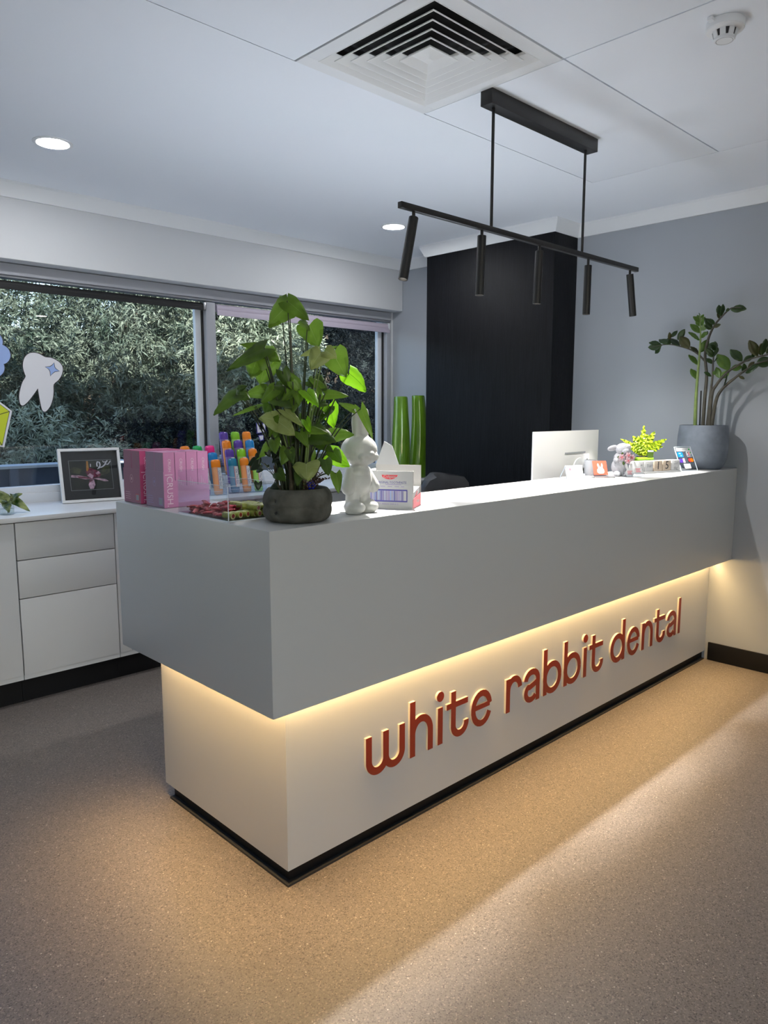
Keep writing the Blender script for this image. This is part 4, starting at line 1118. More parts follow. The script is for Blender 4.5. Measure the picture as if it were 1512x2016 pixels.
oh = thing('card_stand', 'brushed steel card stand holding the coral rabbit card', 'card stand', (1.902, 0.212, ZT), R(-35))
MB().box(0, 0.099, 0, 0.033, 0, 0.004).build('base', 'silver', oh, 0.001)
MB().prism([(0, 0.004), (0.004, 0.004), (0.026, 0.017), (0.033, 0.017), (0.033, 0.0145), (0.027, 0.0145)], 0, 0.099, 'yz').build('ramp', 'silver', oh)
cc = thing('rabbit_card', 'coral card with a white rabbit silhouette in the steel stand', 'card', (1.902, 0.212, ZT), R(-35))
cm = leanm(24, 0.010, 0.014)
M_ = MB().prism(rrect(0.066, 0.066, 0.002), 0, 0.0012, 'xz'); M_.v = [(x + 0.002, y, z) for x, y, z in M_.v]
M_.rot(cm).build('card_face', 'coral', cc)
rs = [(0.024, 0.006), (0.044, 0.006), (0.051, 0.013), (0.050, 0.024), (0.045, 0.032), (0.047, 0.046), (0.044, 0.055), (0.040, 0.050), (0.037, 0.036), (0.033, 0.036), (0.028, 0.050), (0.024, 0.055), (0.021, 0.046), (0.024, 0.032), (0.018, 0.024), (0.017, 0.013)]
rp_ = MB(); cxs = (0.034, 0.028)
for i in range(len(rs)):
    pass
rp_.prism([(x + 0.002, z) for x, z in rs], -0.0005, -0.0002, 'xz').rot(cm).build('rabbit_print', 'paper', cc)

pc = thing('pen_cup', 'plain grey pen cup behind the coral card', 'cup', (2.020, 0.305, ZT))
MB().lathe([(0.026, 0), (0.027, 0.002), (0.0275, 0.072), (0.0255, 0.072), (0.025, 0.004), (0.0, 0.004)], 32, cap1=False).build('cup_body', 'grey', pc, smooth=True)

# plush rabbit with a posy
pb = thing('plush_rabbit', 'white plush rabbit with a lop ear holding a posy of pink flowers', 'soft toy', (2.100, 0.198, ZT), R(-42))
sp = MB()
sp.ell((0, 0, 0.042), (0.040, 0.036, 0.043), 20, 14)
sp.ell((0.0, -0.004, 0.082), (0.032, 0.030, 0.030), 18, 12)
for s in (-1, 1): sp.ell((s * 0.024, -0.030, 0.012), (0.015, 0.022, 0.013), 14, 10)
sp.build('body', 'plush', pb, smooth=True)
hd = MB(); hd.ell((0.006, -0.012, 0.124), (0.034, 0.030, 0.027), 20, 14); hd.ell((0.010, -0.034, 0.116), (0.018, 0.014, 0.013), 14, 10)
hd.build('head', 'plush', pb, smooth=True)
MB().ell((-0.040, -0.008, 0.128), (0.026, 0.007, 0.013), 16, 10, Matrix.Rotation(R(-14), 3, 'Y')).build('ear', 'plush', pb, smooth=True)
MB().ell((-0.042, -0.0125, 0.1265), (0.018, 0.004, 0.008), 14, 8, Matrix.Rotation(R(-14), 3, 'Y')).build('ear_lining', 'plushgrey', pb, smooth=True)
MB().ell((0.036, 0.012, 0.126), (0.014, 0.007, 0.020), 14, 9, Matrix.Rotation(R(20), 3, 'Y')).build('ear', 'plush', pb, smooth=True)
for s in (-1, 1): MB().ell((s * 0.030, -0.026, 0.074), (0.011, 0.020, 0.011), 12, 8).build('arm', 'plush', pb, smooth=True)
for i, (fx, fy, fz) in enumerate(((-0.012, -0.050, 0.088), (0.018, -0.052, 0.096), (0.016, -0.056, 0.073), (0.036, -0.046, 0.086))):
    fl_ = MB(); c = Vector((fx, fy, fz))
    for k in range(6):
        a = k * math.pi / 3
        fl_.ell(c + Vector((0.0085 * math.cos(a), 0, 0.0085 * math.sin(a))), (0.0075, 0.003, 0.0055), 8, 6, Matrix.Rotation(-a, 3, 'Y'))
    fo_ = fl_.build('flower', 'petal', pb, smooth=True)
    MB().ell(c + Vector((0, -0.003, 0)), (0.004, 0.003, 0.004), 8, 6).build('flower_centre', 'petalc', fo_, smooth=True)
lv_ = MB()
for (a, b) in (((-0.012, -0.046, 0.108), (-0.004, -0.046, 0.102)), ((0.034, -0.044, 0.106), (0.026, -0.044, 0.098)), ((0.0, -0.050, 0.052), (-0.004, -0.050, 0.070)), ((-0.03, -0.044, 0.09), (-0.02, -0.046, 0.088))):
    vs, fs = heart_leaf(b, a, 0.012, (0, -1, 0.2), 0.1, 0.1, 0, 5, 0, False, 1); lv_.add(vs, fs)
lv_.build('leaf', 'syn0', pb)

# rabbit shaped notes in a wire stand
nsd = thing('note_stand', 'clear stand with white rabbit shaped notes printed in pink, before the plush rabbit', 'note stand', (2.048, 0.140, ZT), R(-31))
MB().box(0, 0.092, 0, 0.035, 0, 0.002).build('base', 'acrylic', nsd)
MB().box(0.0, 0.092, 0.0, 0.0015, 0.002, 0.018).build('front_lip', 'acrylic', nsd)
ed_ = MB(); ed_.tube([(0.030, -0.001, 0.002), (0.032, -0.001, 0.016), (0.036, -0.001, 0.0185), (0.088, -0.001, 0.0185), (0.092, -0.001, 0.015), (0.092, -0.001, 0.002)], 0.0011, 6)
ed_.tube([(0, 0.030, 0.001), (0.0, 0.024, 0.030)], 0.0012, 6)
ed_.build('edge', 'grey', nsd, smooth=True)
bun = [(0.010, 0.0), (0.032, 0.0), (0.040, 0.010), (0.039, 0.022), (0.033, 0.031), (0.037, 0.046), (0.036, 0.058), (0.031, 0.060), (0.026, 0.048), (0.023, 0.035), (0.018, 0.035), (0.014, 0.050), (0.009, 0.060), (0.004, 0.056), (0.005, 0.042), (0.009, 0.031), (0.003, 0.022), (0.002, 0.010)]
for i, dx in enumerate((0.002, 0.045)):
    mm = leanm(16, 0.003, 0.002)
    b_ = MB().prism([(x * 1.06 + dx, z * 1.02 + (0.010 if i else 0)) for x, z in bun], 0, 0.0022, 'xz').rot(mm).build('rabbit_note', 'paper', nsd)
    l_ = MB()
    for k in range(3): l_.box(dx + 0.010, dx + 0.034 - 0.004 * (k % 2), -0.0004, -0.0001, 0.011 + 0.0065 * k + (0.010 if i else 0), 0.0138 + 0.0065 * k + (0.010 if i else 0))
    l_.rot(mm).build('note_print', 'rose', b_)

# block calendar
cl = thing('block_calendar', 'white desk calendar with timber number blocks showing Tue 15 Oct', 'calendar', (2.226, 0.178, ZT), R(-14.5))
MB().box(0, 0.306, 0, 0.058, 0, 0.010).build('tray', 'paper', cl, 0.002)
MB().box(0, 0.306, 0.050, 0.056, 0.010, 0.040).build('tray_back', 'paper', cl, 0.001)
xs_ = ((0.003, 0.050, 'paper', (('Sat', 0.016, 0.033), ('Sun', 0.016, 0.012))), (0.054, 0.110, 'paper', (('Tue', 0.022, 0.026),)), (0.118, 0.174, 'wood', (('1', 0.054, 0.0245),)), (0.179, 0.235, 'wood', (('5', 0.054, 0.0245),)), (0.240, 0.300, 'paper', (('Oct', 0.020, 0.035), ('dag', 0.020, 0.011))))
for (x0, x1, mm, tx) in xs_:
    b_ = MB().box(x0, x1, 0.002, 0.048, 0.0105, 0.0595).build('block', mm, cl, 0.0015)
    for (s_, sz, zz) in tx:
        text(s_, sz, 'ink' if mm == 'wood' else 'grey', b_, ((x0 + x1) / 2, 0.0012, 0.0105 + zz), (math.pi / 2, 0, 0), 0.0003, 1.0)

# lime fern
fp_ = thing('potted_fern', 'small lime green fern in a glossy lime pot behind the calendar', 'potted plant', (2.490, 0.280, ZT))
MB().prism([(-0.037, -0.030), (0.037, -0.030), (0.037, 0.030), (-0.037, 0.030)], 0, 0.064, 'xy').rot(Matrix.Rotation(R(-44), 4, 'Z')).build('pot', 'limepot', fp_, 0.004)
MB().box(-0.040, 0.040, -0.033, 0.033, 0.054, 0.066).rot(Matrix.Rotation(R(-44), 4, 'Z')).build('pot_rim', 'limepot', fp_, 0.003)
MB().box(-0.030, 0.030, -0.022, 0.022, 0.0665, 0.069).rot(Matrix.Rotation(R(-44), 4, 'Z')).build('soil', 'soil', fp_)
lb = MB().prism(rrect(0.030, 0.026, 0.003), -0.0335, -0.0325, 'xz'); lb.v = [(x + 0.006, y, z + 0.067) for x, y, z in lb.v]
lb.rot(Matrix.Rotation(R(-44), 4, 'Z')).build('plant_tag', 'syn0', fp_)
lb = MB().prism(rrect(0.030, 0.009, 0.002), -0.0336, -0.0326, 'xz'); lb.v = [(x + 0.006, y, z + 0.0935) for x, y, z in lb.v]
lb.rot(Matrix.Rotation(R(-44), 4, 'Z')).build('plant_tag_top', 'grey', fp_)
FERN= [(2.488, 0.283, 1.121, 2.486, 0.284, 1.281, 0.023), (2.492, 0.279, 1.121, 2.482, 0.289, 1.259, 0.021), (2.484, 0.286, 1.126, 2.404, 0.364, 1.213, 0.018), (2.484, 0.286, 1.126, 2.446, 0.323, 1.228, 0.031), (2.492, 0.279, 1.126, 2.527, 0.244, 1.254, 0.028), (2.495, 0.276, 1.126, 2.571, 0.202, 1.213, 0.026), (2.492, 0.279, 1.126, 2.548, 0.225, 1.203, 0.033), (2.481, 0.29, 1.121, 2.439, 0.33, 1.164, 0.023), (2.499, 0.272, 1.121, 2.558, 0.215, 1.177, 0.023), (2.492, 0.279, 1.126, 2.5, 0.27, 1.241, 0.023)]
fb = Vector((2.490, 0.280, ZT))
FERN2 = FERN + [(2.49, 0.282, 1.125, 2.47, 0.31, 1.23, 0.025), (2.49, 0.28, 1.125, 2.52, 0.30, 1.235, 0.025), (2.487, 0.283, 1.125, 2.425, 0.30, 1.20, 0.024), (2.489, 0.281, 1.125, 2.50, 0.21, 1.18, 0.022)]
for i, (ax, ay, az, bx_, by, bz, wd) in enumerate(FERN2):
    q = random.Random(i + 40)
    a = Vector((ax, ay, az)) - fb; b = Vector((bx_, by, bz)) - fb
    a = Vector((0, 0, 0.066)) + (a - Vector((0, 0, 0.066))) * 0.3
    d = b - a; n = 18
    out = Vector((d.x, d.y, 0)); out = out.normalized() if out.length > 0.02 else RIGHT
    mid = (a + b) / 2 + Vector((0, 0, 0.018)) - out * 0.006
    P = bez(a, mid, b, n); lat = -VIEW.cross(d).normalized(); vs = []; fs = []
    for k, p in enumerate(P):
        u = k / n; wv = wd * 0.66 * max(0.06, math.sin(math.pi * min(0.97, 0.12 + u * 0.85))) * (0.35 if u < 0.12 else 1)
        rip = 0.30 * wd * math.sin(k * 2.1 + i); wv *= 1 + 0.28 * math.sin(k * 2.4 + i * 1.7)
        vs += [p - lat * wv + VIEW * rip + Vector((0, 0, 0.004)), p, p + lat * wv - VIEW * rip + Vector((0, 0, 0.004))]
    for k in range(n):
        for j in range(2):
            s0 = k * 3 + j; fs.append((s0, s0 + 1, s0 + 4, s0 + 3))
    MB().add(vs, fs).build('frond', 'fern', fp_, smooth=True)

# acrylic sign with payment marks
cs = thing('payment_sign', 'clear leaning acrylic sign with coloured payment card logos, before the slate blue pot', 'sign', (2.560, 0.112, ZT), R(-22))
MB().box(0, 0.104, 0, 0.05, 0, 0.003).build('base', 'acrylic', cs)
LM = leanm(27, 0.002, 0.003)
MB().box(0, 0.104, 0, 0.0025, 0, 0.128).rot(LM).build('panel', 'acrylic', cs)
e_ = MB()
for (a, b, c, d) in ((-0.0008, 0.0008, 0, 0.128), (0.1032, 0.1048, 0, 0.128), (0, 0.104, 0.1272, 0.1288)): e_.box(a, b, -0.0006, 0.0028, c, d)
e_.rot(LM); e_.box(0, 0.104, -0.0008, 0.0008, 0, 0.004); e_.build('polished_edge', 'acryledge', cs)
def mark(x, z, w_, h_, m_, name='logo_patch', dy=0.0, par=None):
    p = MB().prism([(x + a, z + b) for a, b in rrect(w_, h_, min(w_, h_) * 0.14)], -0.0008 - dy, -0.0003 - dy, 'xz').rot(LM).build(name, m_, par or cs)
    return p
def disc(x, z, r_, m_, dy, par, name='logo_disc'):
    MB().prism([(x + r_ * math.cos(a * math.pi / 10), z + r_ * math.sin(a * math.pi / 10)) for a in range(20)], -0.0008 - dy, -0.0003 - dy, 'xz').rot(LM).build(name, m_, par)
def marktext(s_, sz, m_, x, z, par, sx=1.0, dy=0.0006):
    t_ = text(s_, sz, m_, par, (0, 0, 0), (0, 0, 0), 0.0001, 1.0)
    for v in t_.data.vertices:
        co = Vector((v.co.x * sx + x, -0.0008 - dy - v.co.z, v.co.y + z)); v.co = LM @ co
p_ = mark(0.006, 0.104, 0.092, 0.018, 'paper'); marktext('WE ACCEPT', 0.011, 'grid', 0.052, 0.113, p_); disc(0.015, 0.113, 0.004, 'grey', 0.0006, p_); disc(0.088, 0.113, 0.005, 'green', 0.0006, p_)
p_ = mark(0.006, 0.072, 0.034, 0.028, 'blue'); marktext('AM', 0.010, 'paper', 0.020, 0.091, p_); marktext('EX', 0.010, 'paper', 0.026, 0.080, p_)
p_ = mark(0.064, 0.074, 0.034, 0.028, 'paper')
for i_, (dx, dz, mm) in enumerate(((0.007, 0.021, 'ink'), (0.017, 0.021, 'rose'), (0.027, 0.021, 'green'), (0.007, 0.007, 'navy'), (0.017, 0.007, 'petalc'), (0.027, 0.007, 'teal'), (0.013, 0.014, 'rose'), (0.022, 0.014, 'petal'))): disc(0.064 + dx, 0.074 + dz, 0.0036, mm, 0.0006, p_)
p_ = mark(0.006, 0.042, 0.022, 0.022, 'purple'); p_ = mark(0.029, 0.042, 0.013, 0.024, 'petal')
p_ = mark(0.062, 0.042, 0.036, 0.026, 'ink'); disc(0.074, 0.055, 0.0105, 'red', 0.0006, p_); disc(0.086, 0.055, 0.0105, 'orange', 0.0010, p_)
p_ = mark(0.026, 0.010, 0.042, 0.026, 'paper'); marktext('VISA', 0.014, 'sky', 0.047, 0.023, p_)

# ------------------------------------------------------------------ slate blue pot with the tall glossy stemmed plant
ZX, ZY = 2.826, 0.128
zp = thing('potted_plant', 'large slate blue pot with arching glossy leaved stems on the counter by the wall', 'potted plant', (ZX, ZY, ZT))
MB().lathe([(0.088, 0.0), (0.094, 0.003), (0.108, 0.022), (0.118, 0.050), (0.1235, 0.090), (0.124, 0.130), (0.1225, 0.170), (0.119, 0.205), (0.1165, 0.224), (0.1130, 0.2245), (0.1125, 0.215), (0.116, 0.16), (0.112, 0.14)], 56, cap1=False).build('pot', 'slatepot', zp, smooth=True)
MB().lathe([(0.112, 0.185), (0.06, 0.192), (0.0, 0.195)], 36, cap0=False, cap1=False).build('soil', 'soil', zp, smooth=True)
ZZ={
 'a':[(2.81, 0.165, 1.295), (2.81, 0.169, 1.396), (2.81, 0.168, 1.521), (2.81, 0.164, 1.636), (2.81, 0.164, 1.74), (2.81, 0.174, 1.847)],
 'b':[(2.81, 0.126, 1.298), (2.81, 0.124, 1.418), (2.81, 0.121, 1.533), (2.81, 0.135, 1.643), (2.81, 0.121, 1.728), (2.81, 0.093, 1.789), (2.81, 0.051, 1.836), (2.81, 0.017, 1.862), (2.81, -0.03, 1.859)],
 'c':[(2.81, 0.132, 1.607), (2.81, 0.172, 1.647), (2.81, 0.215, 1.673), (2.81, 0.269, 1.692), (2.81, 0.324, 1.705), (2.81, 0.378, 1.704), (2.81, 0.431, 1.695)],
 'd':[(2.81, 0.105, 1.298), (2.81, 0.098, 1.418), (2.81, 0.091, 1.532), (2.81, 0.092, 1.623), (2.81, 0.08, 1.694)],
 'e':[(2.81, 0.093, 1.298), (2.81, 0.09, 1.432), (2.81, 0.07, 1.486), (2.81, 0.02, 1.548), (2.81, -0.039, 1.587), (2.81, -0.093, 1.611), (2.81, -0.138, 1.62), (2.81, -0.191, 1.63)],
 'f':[(2.81, 0.082, 1.308), (2.81, 0.069, 1.395), (2.81, 0.042, 1.463), (2.81, -0.025, 1.524), (2.81, -0.083, 1.566), (2.81, -0.132, 1.59), (2.81, -0.189, 1.6), (2.81, -0.229, 1.598)],
}
ZLA = [(2.81, 0.168, 1.521, 2.81, 0.198, 1.568), (2.81, 0.169, 1.595, 2.81, 0.207, 1.64), (2.81, 0.165, 1.654, 2.81, 0.134, 1.711), (2.81, 0.166, 1.718, 2.81, 0.204, 1.755), (2.81, 0.165, 1.731, 2.81, 0.127, 1.747), (2.81, 0.165, 1.754, 2.81, 0.203, 1.793), (2.81, 0.165, 1.763, 2.81, 0.131, 1.79), (2.81, 0.167, 1.786, 2.81, 0.19, 1.81), (2.81, 0.167, 1.79, 2.81, 0.142, 1.809), (2.81, 0.168, 1.804, 2.81, 0.189, 1.831), (2.81, 0.168, 1.809, 2.81, 0.147, 1.827), (2.81, 0.17, 1.822, 2.81, 0.188, 1.844), (2.81, 0.17, 1.827, 2.81, 0.155, 1.841), (2.81, 0.172, 1.836, 2.81, 0.176, 1.852)]
ZLD = [(2.81, 0.105, 1.772, 2.81, 0.133, 1.817), (2.81, 0.101, 1.776, 2.81, 0.068, 1.785), (2.81, 0.11, 1.768, 2.81, 0.129, 1.783), (2.81, 0.093, 1.789, 2.81, 0.126, 1.818), (2.81, 0.068, 1.827, 2.81, 0.08, 1.877), (2.81, 0.064, 1.826, 2.81, 0.049, 1.873), (2.81, 0.072, 1.814, 2.81, 0.08, 1.839), (2.81, 0.038, 1.844, 2.81, 0.028, 1.858), (2.81, 0.021, 1.855, 2.81, -0.024, 1.851), (2.81, 0.02, 1.862, 2.81, -0.041, 1.856), (2.81, 0.126, 1.665, 2.81, 0.099, 1.697), (2.81, 0.133, 1.738, 2.81, 0.129, 1.756), (2.81, 0.216, 1.68, 2.81, 0.254, 1.731), (2.81, 0.212, 1.689, 2.81, 0.177, 1.655), (2.81, 0.269, 1.697, 2.81, 0.328, 1.736), (2.81, 0.283, 1.726, 2.81, 0.257, 1.772), (2.81, 0.318, 1.742, 2.81, 0.299, 1.772), (2.81, 0.319, 1.709, 2.81, 0.382, 1.735), (2.81, 0.325, 1.728, 2.81, 0.319, 1.76), (2.81, 0.368, 1.705, 2.81, 0.434, 1.698), (2.81, 0.375, 1.699, 2.81, 0.409, 1.668), (2.81, 0.374, 1.713, 2.81, 0.42, 1.721), (2.81, 0.088, 1.627, 2.81, 0.113, 1.664), (2.81, 0.086, 1.631, 2.81, 0.065, 1.666), (2.81, 0.078, 1.658, 2.81, 0.096, 1.686), (2.81, 0.076, 1.658, 2.81, 0.069, 1.691), (2.81, 0.079, 1.676, 2.81, 0.084, 1.701), (2.81, 0.095, 1.596, 2.81, 0.124, 1.622), (2.81, 0.093, 1.596, 2.81, 0.065, 1.617), (2.81, 0.096, 1.532, 2.81, 0.12, 1.551), (2.81, 0.091, 1.537, 2.81, 0.079, 1.554), (2.81, 0.054, 1.522, 2.81, 0.077, 1.57), (2.81, 0.05, 1.519, 2.81, 0.016, 1.552), (2.81, 0.008, 1.561, 2.81, 0.059, 1.63), (2.81, 0.004, 1.565, 2.81, -0.039, 1.574), (2.81, -0.051, 1.602, 2.81, -0.002, 1.653), (2.81, -0.055, 1.6, 2.81, -0.088, 1.622), (2.81, -0.06, 1.589, 2.81, -0.058, 1.549), (2.81, -0.097, 1.613, 2.81, -0.097, 1.639), (2.81, -0.122, 1.621, 2.81, -0.094, 1.687), (2.81, -0.134, 1.624, 2.81, -0.143, 1.671), (2.81, -0.142, 1.624, 2.81, -0.163, 1.687), (2.81, -0.162, 1.629, 2.81, -0.176, 1.669), (2.81, 0.029, 1.481, 2.81, 0.01, 1.529), (2.81, -0.038, 1.528, 2.81, -0.06, 1.516), (2.81, -0.067, 1.544, 2.81, -0.125, 1.573), (2.81, -0.079, 1.566, 2.81, -0.098, 1.593), (2.81, -0.116, 1.584, 2.81, -0.173, 1.588), (2.81, -0.119, 1.595, 2.81, -0.16, 1.61), (2.81, -0.165, 1.595, 2.81, -0.206, 1.582), (2.81, -0.172, 1.601, 2.81, -0.212, 1.624)]
zb_ = Vector((ZX, ZY, ZT))
SZ = dict(a=('stemlight', 0.0098, 0.0026), b=('stemzz', 0.0095, 0.0024), c=('stemzz', 0.005, 0.0022), d=('stemzz', 0.008, 0.0024), e=('stemzz', 0.0095, 0.0024), f=('stemzz', 0.0095, 0.0024))
def zsh(p, k):   # keep the arching stems clear of the wall
    return Vector((p[0], p[1], p[2]))
for k, P in ZZ.items():
    P = [zsh(p, k) - zb_ for p in P]
    if k != 'c': P = [Vector((P[0].x, P[0].y, 0.185))] + P[1:]
    # smooth the polyline
    Q = []
    for i in range(len(P) - 1):
        p0, p1, p2, p3 = P[max(i - 1, 0)], P[i], P[i + 1], P[min(i + 2, len(P) - 1)]
        for j in range(5):
            t = j / 5
            Q.append(0.5 * ((2 * p1) + (p2 - p0) * t + (2 * p0 - 5 * p1 + 4 * p2 - p3) * t * t + (3 * p1 - p0 - 3 * p2 + p3) * t ** 3))
    Q.append(P[-1])
    m_, r0, r1 = SZ[k]
    MB().tube(Q, [r0 + (r1 - r0) * i / (len(Q) - 1) for i in range(len(Q))], 9).build('stem', m_, zp, smooth=True)
for (pz, py_) in ((0.40, 0.018), (0.34, 0.0)):
    MB().tube([(-0.012, py_ * 1.0 - 0.003, 0.18), (-0.014, py_, pz)], 0.0045, 8).build('cane', 'black', zp)
for i, (ax, ay, az, bx_, by, bz) in enumerate(ZLA + ZLD):
    q = random.Random(i + 300)
    a = Vector((ax, ay, az)) - zb_; b = Vector((bx_, by, bz)) - zb_; a.x += 0; d = b - a
    b.x += q.uniform(-0.03, 0.02); b = a + (b - a) * 1.16; d = b - a
    nr = -VIEW + Vector((q.uniform(-.5, .5), q.uniform(-.5, .5), q.uniform(0.0, 0.7)))
    vs, fs = heart_leaf(a, b, d.length * q.uniform(0.50, 0.64), nr, 0.06, 0.22, 0, 8, 0.0, False, i)
    brown = i >= len(ZLA) and q.random() < 0.16
    MB().add(vs, fs).build('leaf', 'zzlight' if i < len(ZLA) or 29 < i - len(ZLA) + 0 < 35 else ('zzbrown' if brown else 'zzdark'), zp, smooth=True)

# ------------------------------------------------------------------ two green vases in the corner of the worktop
for i, (x, lean, hh, lab) in enumerate(((2.690, 0.004, 0.578, 'tall glossy green vase in the window corner, left of the pair'), (2.862, 0.016, 0.588, 'tall glossy green vase beside the pillar, right of the pair'))):
    pr = [(0.062, 0), (0.068, 0.006), (0.0685, 0.03), (0.0675, 0.12), (0.065, 0.24), (0.0595, 0.36), (0.053, 0.46), (0.0495, 0.54), (0.0475, hh - 0.012), (0.0455, hh - 0.002), (0.0425, hh), (0.040, hh - 0.006), (0.041, hh - 0.08)]
    mb = MB().lathe(pr, 44, cap1=False)
    mb.v = [(px + lean * math.sin(pz * 5.2) * (1 if i else 0.6), py - lean * 0.5 * math.sin(pz * 4), pz) for px, py, pz in mb.v]
    t = thing('vase', lab, 'vase', (x, 2.20, ZW), 0, 'green vases on the worktop')
    mb.build('vase_body', 'greenglass', t, smooth=True)

# ------------------------------------------------------------------ framed orchid photograph
pfm = thing('picture_frame', 'white framed orchid photograph with black mat leaning on the worktop', 'picture frame', (0.398, 2.388, ZW), R(-10.0))
# the frame leans back; built upright in xz then tilted
FW, FH = 0.312, 0.286
LM2 = leanm(14, 0.0, 0.002)
fb_ = MB()
for (a, b, c, d) in ((0, FW, 0, 0.014), (0, FW, FH - 0.014, FH), (0, 0.014, 0.014, FH - 0.014), (FW - 0.014, FW, 0.014, FH - 0.014)):
    fb_.box(a, b, -0.006, 0.020, c, d)
fb_.rot(LM2).build('frame', 'white', pfm, 0.0015)
MB().box(0.0135, FW - 0.0135, 0.010, 0.012, 0.0135, FH - 0.0135).rot(LM2).build('mat', 'black', pfm)
MB().box(0.050, FW - 0.046, 0.0092, 0.0098, 0.064, FH - 0.062).rot(LM2).build('mat_bevel', 'grey', pfm)
PW0, PW1, PZ0, PZ1 = 0.052, FW - 0.048, 0.066, FH - 0.064
M['photo'] = mat('dark_foliage_print', (0.013, 0.016, 0.008), 0.5, noise=(22, 0.9))
ph = MB().box(PW0, PW1, 0.0086, 0.0090, PZ0, PZ1).rot(LM2).build('photograph', 'photo', pfm)
def pp(pts, m_, dy=0.0):
    MB().prism([(PW0 + (PW1 - PW0) * a, PZ0 + (PZ1 - PZ0) * b) for a, b in pts], 0.0082 - dy, 0.0085 - dy, 'xz').rot(LM2).build('print_patch', m_, ph)
M['pmaroon'] = mat('maroon_print', (0.16, 0.02, 0.045), 0.5, noise=(90, 0.7)); M['ppink'] = mat('pale_petal_print', (0.60, 0.36, 0.44), 0.5, noise=(70, 0.5)); M['pamber'] = mat('amber_print', (0.50, 0.20, 0.02), 0.5); M['pwhite'] = mat('white_print', (0.72, 0.68, 0.70), 0.5)
M['polive'] = mat('olive_print', (0.045, 0.05, 0.016), 0.5, noise=(50, 0.8))
pp([(0.0, 0.72), (0.12, 0.8), (0.30, 0.72), (0.22, 0.55), (0.05, 0.60)], 'polive'); pp([(0.70, 0.45), (0.95, 0.55), (0.97, 0.80), (0.80, 0.78)], 'polive')
pp([(0.02, 0.52), (0.02, 0.44), (0.18, 0.42), (0.34, 0.36), (0.50, 0.36), (0.40, 0.43), (0.22, 0.50)], 'ppink', 0.0003); pp([(0.16, 0.47), (0.20, 0.41), (0.48, 0.365), (0.44, 0.41), (0.30, 0.455)], 'pmaroon', 0.0005)
pp([(0.53, 0.37), (0.62, 0.39), (0.84, 0.33), (0.90, 0.26), (0.80, 0.26), (0.66, 0.32)], 'ppink', 0.0003)
pp([(0.46, 0.35), (0.55, 0.34), (0.57, 0.15), (0.52, 0.02), (0.44, 0.02), (0.41, 0.16)], 'ppink', 0.0003); pp([(0.44, 0.24), (0.55, 0.33), (0.46, 0.345), (0.43, 0.29)], 'pmaroon', 0.0005)
pp([(0.37, 0.62), (0.44, 0.75), (0.54, 0.72), (0.66, 0.64), (0.74, 0.50), (0.70, 0.42), (0.56, 0.40), (0.50, 0.34), (0.42, 0.44)], 'pmaroon', 0.0004)
pp([(0.40, 0.48), (0.47, 0.56), (0.55, 0.47), (0.51, 0.37)], 'ppink', 0.0006); pp([(0.60, 0.56), (0.68, 0.62), (0.72, 0.55), (0.64, 0.50)], 'ppink', 0.0006)
pp([(0.41, 0.98), (0.45, 0.98), (0.455, 0.72), (0.42, 0.62), (0.39, 0.66)], 'pamber', 0.0006)
for path, wd_ in (([(0.66, 0.78), (0.655, 0.88), (0.68, 0.95), (0.72, 0.93), (0.735, 0.84), (0.72, 0.77), (0.68, 0.75)], 0.030), ([(0.74, 0.74), (0.80, 0.78), (0.85, 0.84), (0.88, 0.92), (0.92, 0.98)], 0.035), ([(0.86, 0.86), (0.92, 0.84), (0.96, 0.90), (0.99, 0.96)], 0.025), ([(0.80, 0.97), (0.83, 0.92), (0.87, 0.95)], 0.022), ([(0.50, 0.78), (0.505, 0.88)], 0.020), ([(0.66, 0.70), (0.74, 0.75)], 0.025)):
    A_, B_ = stroke(path, wd_)
    for i in range(len(A_) - 1): pp([tuple(A_[i]), tuple(A_[i + 1]), tuple(B_[i + 1]), tuple(B_[i])], 'pwhite', 0.0006)
MB().box(0.0135, FW - 0.0135, 0.0050, 0.0056, 0.0135, FH - 0.0135).rot(LM2).build('glazing', 'acrylic', pfm)
MB().prism([(0.017, 0.0), (0.11, 0.0), (0.075, 0.20)], FW / 2 - 0.03, FW / 2 + 0.03, 'yz').build('strut', 'black', pfm)

# ------------------------------------------------------------------ leafy cutting in a glass jar at the left
jr = thing('jar_plant', 'variegated leafy cutting in a small glass jar at the left of the worktop', 'potted plant', (0.060, 2.165, ZW))
MB().lathe([(0.028, 0.0), (0.031, 0.003), (0.032, 0.030), (0.029, 0.042), (0.026, 0.046), (0.027, 0.050)], 28, cap1=False).build('jar', 'acrylic', jr, smooth=True)
M['water'] = clearmat('jar_water', (0.90, 0.93, 0.90), 1.33)
MB().lathe([(0.029, 0.004), (0.0305, 0.028), (0.0, 0.029)], 24, cap1=False).build('water', 'water', jr, smooth=True)
jb = Vector((0.060, 2.165, ZW))
for i, (a, b, wd) in enumerate((((0.098, 2.205, 0.949), (0.128, 2.175, 0.978), 0.052), ((0.095, 2.21, 0.952), (0.158, 2.150, 0.896), 0.052), ((0.075, 2.215, 0.945), (0.030, 2.25, 0.998), 0.060), ((0.078, 2.22, 0.935), (0.095, 2.205, 0.915), 0.032), ((0.060, 2.20, 0.945), (0.000, 2.16, 0.955), 0.055), ((0.065, 2.18, 0.935), (0.045, 2.10, 0.91), 0.048))):
    A_, B_ = Vector(a) - jb, Vector(b) - jb
    vs, fs = heart_leaf(A_, B_, wd, -VIEW * 0.8 + Vector((0, 0, 0.9)), 0.2, 0.2, 0.2, 8, 0.02, True, i)
    MB().add(vs, fs).build('leaf', 'pothos', jr, smooth=True)
    MB().tube(bez((0.004, 0, 0.006), (0.012, 0.015, 0.045), A_, 7), 0.0017, 6).build('stem', 'stem', jr, smooth=True)

